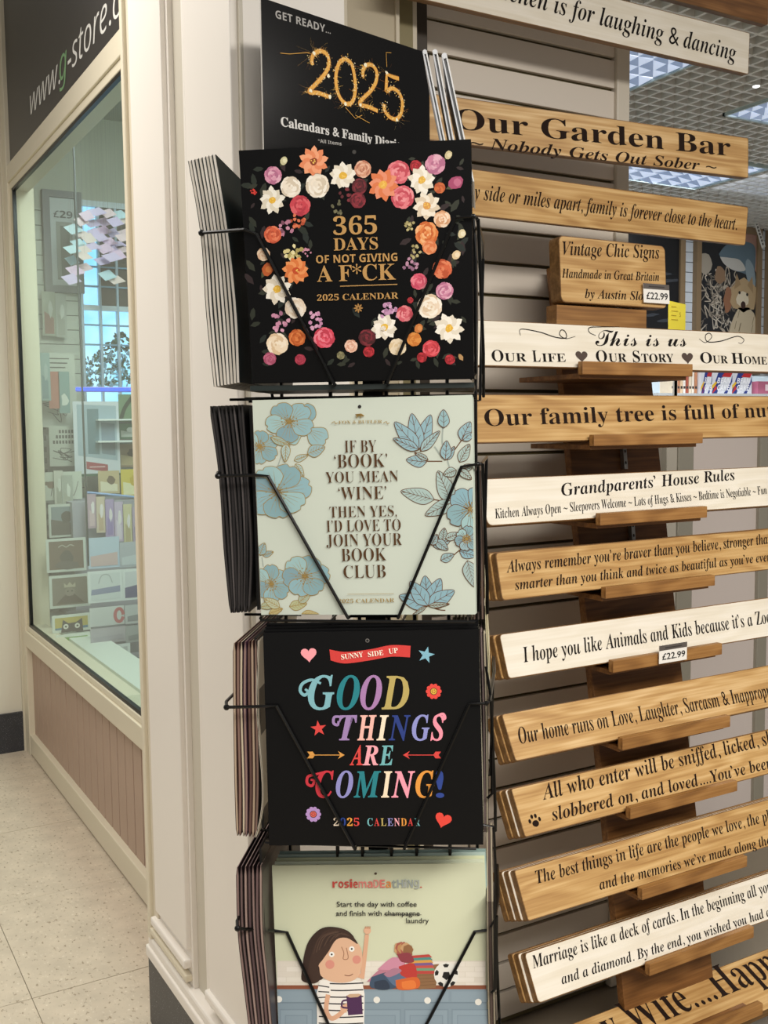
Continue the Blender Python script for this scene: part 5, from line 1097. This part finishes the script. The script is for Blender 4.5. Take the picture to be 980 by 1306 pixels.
for pts in ([(270, 238), (310, 242), (400, 235)], [(560, 480), (605, 530), (635, 515)], [(605, 515), (668, 550)], [(745, 300), (742, 235), (765, 237)]): art.ribbon([KP(*p) for p in pts], .0009, nextlayer(), gl_(1))
art.build('sparkler_digits', post, PM)

# ================================================================ WOODEN SIGNS
DKI = mat('#1E0F07', .8, spec=.2); DKW = mat('#130E0C', .8, spec=.2)
def pxw(P, R_, y, xr):
    """length along R_ from P to the picture column xr"""
    a = 0.0; b = 3.0
    for _ in range(40):
        m = (a+b)/2; v = P+R_*m-EYE; x = 490+FPX*v.dot(rt)/v.dot(fw)
        if x < xr: a = m
        else: b = m
    return a
def solve_lean(bl, tl, Y):
    """board height and lean that reproduce the measured short edge, given its depth"""
    P = hy(bl[0], bl[1], Y); d = ray(*tl); q = EYE+d*((P.x-EYE.x)/d.x); v = q-P
    return P, v.length, math.atan2(v.y, v.z)
def board(M, W, H, face, label, group=None, t=.018, r=.006, edge=EDGEW):
    th = thing('wooden_sign', label, 'sign', M, group)
    b = MB(); b.prism(rrect(0, 0, W, H, r), .0006, t, edge); b.build('board', th, M, bevel=.0015)
    b = MB(); q = .0016; b.prism(rrect(q, q, W-q, H-q, r-.001), 0, .0008, face); b.build('painted_face' if face is WHITEP else 'front_face', th, M)
    return th
HEART = [(16*math.sin(t*.2618)**3/16, (13*math.cos(t*.2618)-5*math.cos(t*.5236)-2*math.cos(t*.7854)-math.cos(t*1.0472))/16) for t in range(24)][::-1]
WN = [0]
def wsign(end, bot, top, Y, W, face, label, texts, nb=0, white_back=(), key='', yaw=0.0, extra=None, t=.018, r=.006, gap=.0172, xl=None, xr=None, hl=None):
    """end: 'L' or 'R', the short edge measured; bot/top its lower and upper picture points"""
    P, h, ln = solve_lean(bot, top, Y)
    if hl: h, ln = hl[0], math.radians(hl[1])
    R_ = Vector((math.cos(yaw), -math.sin(yaw), 0)); Bk = Vector((math.sin(yaw), math.cos(yaw), 0)); U_ = UP*math.cos(ln)+Bk*math.sin(ln)
    if end == 'R': P = P-R_*W
    elif xr: W = pxw(P, R_, 0, xr)
    M = frame(P, R_, U_); f_ = face
    if face is None: WN[0] += 1; f_ = WOODS[WN[0] % 4]
    th = board(M, W, h, f_, label, t=t, r=r)
    S = Surf(M); lt = MB()
    for a in texts: S.text(lt, a[0], a[1], a[2], a[3], a[4], DKW if face is WHITEP else DKI, y=-.0007, off=a[5] if len(a) > 5 else -.004, pre=a[6] if len(a) > 6 else '', post=a[7] if len(a) > 7 else '')
    if extra: extra(lt, S)
    lt.v = [(min(max(v[0], .002), W-.002), v[1], v[2]) for v in lt.v]
    if lt.v: lt.build('lettering', th, M)
    for k in range(nb):
        wf_ = WHITEP if k in white_back else WOODS[(k+1) % 4]
        M2 = M @ Matrix.Translation((-.004*(k+1)-random.uniform(0, .003), gap*(k+1), .002*(k+1)))
        board(M2, W+.004, h, wf_, '%s board standing %s the %s sign' % ('white faced' if k in white_back else 'bare wood', ['right behind', 'second behind', 'third behind', 'fourth behind'][k], key), 'boards stacked behind the front signs', t=.0165)
    return M, th, h, S
wsign('R', (955, 95), (957, 42), 1.86, 1.05, WHITEP, 'long white board about a kitchen for laughing and dancing, topmost readable sign', [('is for laughing & dancing', 'it', (707, 16.5), (938.7, 78), 25, -.006, 'The kitchen ')], r=.004)
wsign('R', (980, 32), (981, -28), 1.90, 1.0, DWOOD, 'brown wooden board high in the top right corner behind the laughing and dancing sign', [], r=.004)  # darker wood stands in for the shadow on this board
wsign('R', (955, 227), (955, 176), 1.80, .98, WOODS[3], 'honey coloured wooden sign about a garden bar where nobody gets out sober', [
    ('Our Garden Bar', 'serif', (580, 164), (932, 199), 27, -.004), ('~ Nobody Gets Out Sober ~', 'it', (600, 188), (914, 219), 15, -.004)], r=.005, yaw=math.radians(5))
wsign('R', (951, 313), (955, 264), 1.80, .90, WOODS[1], 'wooden sign about family being close to the heart, just under the garden bar sign', [
    ('side or miles apart, family is forever close to the heart.', 'it', (617, 255), (940, 293.5), 20, -.006, 'Side by ')], r=.006)
# small three-line sign
def vint(lt, S): pass
MV, TV, HV, SV = wsign('L', (716, 385), (713, 300), 1.76, .3, WOODS[2], 'small thick wooden maker sign with three carved lines and a price tag', [
    ('Vintage Chic Signs', 'it', (718.5, 325), (841.5, 330), 18, -.006), ('Handmade in Great Britain', 'it', (717, 354), (841, 358.5), 12, -.006), ('by Austin Sloan', 'it', (746.5, 380), (834, 383.5), 12, -.006)], t=.034, r=.012, xr=851)
# price tags
def price_tag(S, x0, y0, x1, y1, label):
    a = S.loc(x0, y1); b2 = S.loc(x1, y0); W = b2[0]-a[0]; H = b2[1]-a[1]
    M = S.M @ Matrix.Translation((a[0], -.004, a[1])); th = thing('price_tag', label, 'price tag', M, 'price tags')
    c = MB(); c.box((0, 0, 0), (W, .0015, H), mat('#EDEAE4', .5)); c.build('card', th, M)
    c = MB(); c.box((0, -.0006, H*.72), (W, 0, H), mat('#5B5450', .4)); c.build('header_strip', th, M)
    c = MB(); vs, fs = text_mesh('£22.99', 'sans', .01); x_ = max(v[0] for v in vs); c.add([(W*.09+v[0]*W*.84/x_, -.0008, H*.2+v[1]*H*.5) for v in vs], fs, mat('#151515', .6)); 
    c.box((W*.2, -.0012, H*.82), (W*.8, -.001, H*.88), mat('#3A3432', .6)); c.build('lettering', th, M)
SVt = Surf(SV.M @ Matrix.Translation((0, -.003, 0)))
price_tag(SVt, 820, 364, 852, 386, 'white price tag on the corner of the small three-line sign')
# lower boards
def us_x(lt, S):
    for pts in ([(664, 428), (663, 421), (670, 420), (690, 424), (708, 430), (722, 431), (721, 423), (716, 421), (714, 427), (722, 432), (734, 429)], [(892, 432), (900, 437), (908, 430), (905, 425), (900, 428), (903, 436), (920, 435), (940, 429), (949, 433), (946, 438), (942, 437)]):
        lt.ribbon(bez([S.loc(*p) for p in pts], 6), .0022, -.0007, DKW, .6)
    lt.ribbon(bez([S.loc(*p) for p in ((760, 428), (752, 424), (752, 418), (766, 417), (790, 417))], 6), .002, -.0007, DKW, .5)
    for x, y, r in ((742, 454, 7), (877, 456, 6.5)):
        c_ = S.loc(x, y); q = S.loc(x+r, y); s_ = (q[0]-c_[0])*1.1; lt.flat([(c_[0]+a*s_, c_[1]+b_*s_*.8) for a, b_ in HEART], -.0007, mat('#4A3A32', .7))
wsign('L', (597, 466), (597, 405), 1.72, .95, WHITEP, 'white board with curly flourishes and hearts about our life and our home', [
    ('This is us', 'script', (760, 441), (876, 442), 23, -.004),
    ('O', 'serif', (628, 461), (643, 461), 15), ('UR', 'serif', (644.5, 461), (672, 461), 11), ('L', 'serif', (680, 461.5), (690, 461.5), 15), ('IFE', 'serif', (692, 461.5), (722, 461.5), 11),
    ('O', 'serif', (761, 461.5), (775, 461.5), 15), ('UR', 'serif', (777, 461.5), (800, 461.5), 11), ('S', 'serif', (808, 462), (817, 462), 15), ('TORY', 'serif', (819, 462), (860, 462), 11),
    ('O', 'serif', (894, 463), (909, 463.2), 14), ('UR', 'serif', (910, 463.2), (929, 463.5), 10), ('H', 'serif', (934, 463.7), (949, 464), 14), ('OME', 'serif', (950, 464), (979, 465), 10)], hl=(.094, 8), extra=us_x, nb=0, r=.002)
wsign('L', (608, 565), (603, 503), 1.70, .95, None, 'wooden sign with one large line about the family tree and nuts', [('Our family tree is full of nu', 'serif', (619, 543.5), (978, 532), 22, -.006, '', 'ts')], nb=1, key='family tree', r=.004)
wsign('L', (622, 671), (612, 611), 1.70, .95, WHITEP, 'white board of grandparents house rules with a rounded lower corner', [("Grandparents’ House Rules", 'it', (717.5, 632.5), (938.5, 612), 16, -.004),
    ('Kitchen Always Open ~ Sleepovers Welcome ~ Lots of Hugs & Kisses ~ Bedtime is Negotiable ~ Fun', 'it', (632, 661.5), (979, 630), 13, -.008, '', ' Times')], nb=1, key='grandparents rules', r=.013)
wsign('L', (641, 766), (632, 705), 1.70, .95, None, 'two-line wooden sign about being braver than you believe', [('Always remember you’re braver than you believe, stronger tha', 'it', (646.5, 730.5), (980, 693.5), 16, -.005, '', 'n'), ('smarter than you think and twice as beautiful as you’ve eve', 'it', (657.5, 752.5), (979, 716), 14, -.005, '', 'r')], nb=4, key='braver', r=.008, gap=.0172)
wsign('L', (649, 866), (637, 809), 1.70, .95, WHITEP, 'white board joking that it is a zoo of animals and kids', [('I hope you like Animals and Kids because it’s a Zoo', 'it', (668.5, 845), (985, 794), 20, -.005, '', '')], nb=2, key='animals and kids', r=.008)
wsign('L', (658, 971), (640, 911), 1.67, .95, None, 'one-line wooden sign about a home that runs on love and laughter', [('Our home runs on Love, Laughter, Sarcasm & Inapprop', 'it', (664, 948.7), (980, 889.7), 21, -.006, '', 'riate')], nb=2, key='love and laughter', r=.006)
def paw(lt, S):
    c_ = S.loc(683, 1049); q = S.loc(690, 1049); s_ = q[0]-c_[0]
    lt.flat(blob(c_[0], c_[1]-s_*.15, s_*.62, s_*.5, 12, .05), -.0007, DKI)
    for a, b_ in ((-.95, .35), (-.35, .95), (.35, .95), (.95, .35)): lt.flat(blob(c_[0]+a*s_, c_[1]+b_*s_, s_*.25, s_*.34, 10), -.0007, DKI)
wsign('L', (670, 1068), (652, 1006), 1.66, .95, None, 'two-line wooden sign with a paw print about being sniffed and licked', [('All who enter will be sniffed, licked, s', 'it', (693, 1020.5), (980, 950), 20, -.005, '', 'lobbered'), ('slobbered on, and loved....You’ve bee', 'it', (705.5, 1047), (979, 981), 17, -.005, '', 'n')], nb=2, white_back=(0,), key='paw print', extra=paw, r=.005)
wsign('L', (674, 1175), (656, 1110), 1.63, .95, None, 'two-line wooden sign about the people we love and memories made', [('The best things in life are the people we love, the p', 'it', (686, 1127), (980, 1047.5), 17, -.005, '', 'laces'), ('and the memories we’ve made along th', 'it', (766, 1135), (979, 1078), 14, -.005, '', 'e way')], nb=3, white_back=(0, 1), key='best things', r=.005)
wsign('L', (687, 1280), (669, 1216), 1.63, .95, WHITEP, 'two-line white board likening marriage to a deck of cards', [('Marriage is like a deck of cards. In the beginning all yo', 'it', (680.5, 1235.5), (980, 1138), 17, -.005, '', 'u'), ('and a diamond. By the end, you wished you had', 'it', (717.5, 1255.5), (976, 1170.5), 14, -.005, '', ' a club')], nb=2, white_back=(0,), key='deck of cards', r=.008)
wsign('L', (735, 1392), (688, 1322), 1.58, .98, None, 'large wooden happy wife sign cut off by the bottom edge of the photo', [('Wife....Hap', 'serif', (811, 1318), (982, 1247), 37, -.006, 'Happy ', 'py Life')], nb=1, key='happy wife', r=.004)
# rack: leaning back plank with ledges
RA = hy(704, 340, 1.955); RB = hx(795, 1262, RA.x)
dirR = (RB-RA).normalized(); Urk = -dirR
MR = frame(RA+dirR*1.69, Vector((1, 0, 0)), Urk); IR = MR.inverted()
rack = thing('sign_rack', 'dark stained wooden rack plank with small ledges holding the stacked signs', 'rack', MR)
b = MB(); b.box((0, 0, -.1), (.285, .022, 1.69), DWOOD); b.build('back_plank', rack, MR, bevel=.002)
LIPS = [(743.5, 458.5, 476, 884, 1.72), (758, 552.5, 567.5, 897, 1.70), (766, 653, 669, 902.5, 1.70), (773, 747.5, 762.5, 912.5, 1.70), (782.5, 841, 857, 921.5, 1.70), (794.5, 940, 956, 932, 1.67), (804.5, 1029, 1044, 941, 1.66), (819.5, 1132, 1147, 953.5, 1.63), (829, 1228.5, 1244, 962, 1.63), (842, 1333, 1349, 973.5, 1.58)]
LIPM = []
for k, (x0, y0, y1, x1, Y) in enumerate(LIPS):
    P = hy(x0, y1+1.5, Y-.022); T_ = hy(x0, y0+2, Y-.022); W = pxw(P, Vector((1, 0, 0)), 0, x1); Hh = T_.z-P.z
    M = Matrix.Translation(P); LIPM.append((M, W, Hh))
    ybk = RA.y+(RA.z-P.z)/(RA.z-RB.z)*(RB.y-RA.y)
    b = MB(); b.box((0, 0, 0), (W, .016, Hh), LWOOD); b.build('ledge_lip', rack, M, bevel=.0015)
    b = MB(); b.box((.004, .016, -.008), (W-.004, max(.06, ybk-P.y+.01), .003), DWOOD); b.build('ledge_shelf', rack, M, bevel=.001)
for x0, y0, y1 in ((797, 566, 598), (807, 662, 690)):
    a = hplane(x0, y1, RA-Vector((0, .012, 0)), Vector((MR[0][1], MR[1][1], MR[2][1]))); M = frame(a, Vector((1, 0, -.04)), Urk); hh = (hplane(x0, y0, a, Vector((MR[0][1], MR[1][1], MR[2][1])))-a).length
    b = MB(); b.box((0, 0, 0), (.011, .0125, hh), mat('#A9A9A5', .35, .6))
    for q in (.25, .7): b.flat(blob(.0055, hh*q, .0028, .004, 8), -.0004, mat('#2A2622', .6))
    b.build('metal_strip', rack, M)
M, W, Hh = LIPM[4]; SL = Surf(M @ Matrix.Translation((0, -.002, 0)))
price_tag(SL, 839.5, 818, 875, 846.5, 'white price tag with dark header on the ledge under the animals and kids sign')
# small ledge for the maker sign
P = hy(716, 387, 1.755); b = MB(); b.box((.0, .014, -.075), (.262, .05, -.001), LWOOD); b.build('ledge_block', rack, Matrix.Translation(P), bevel=.001)
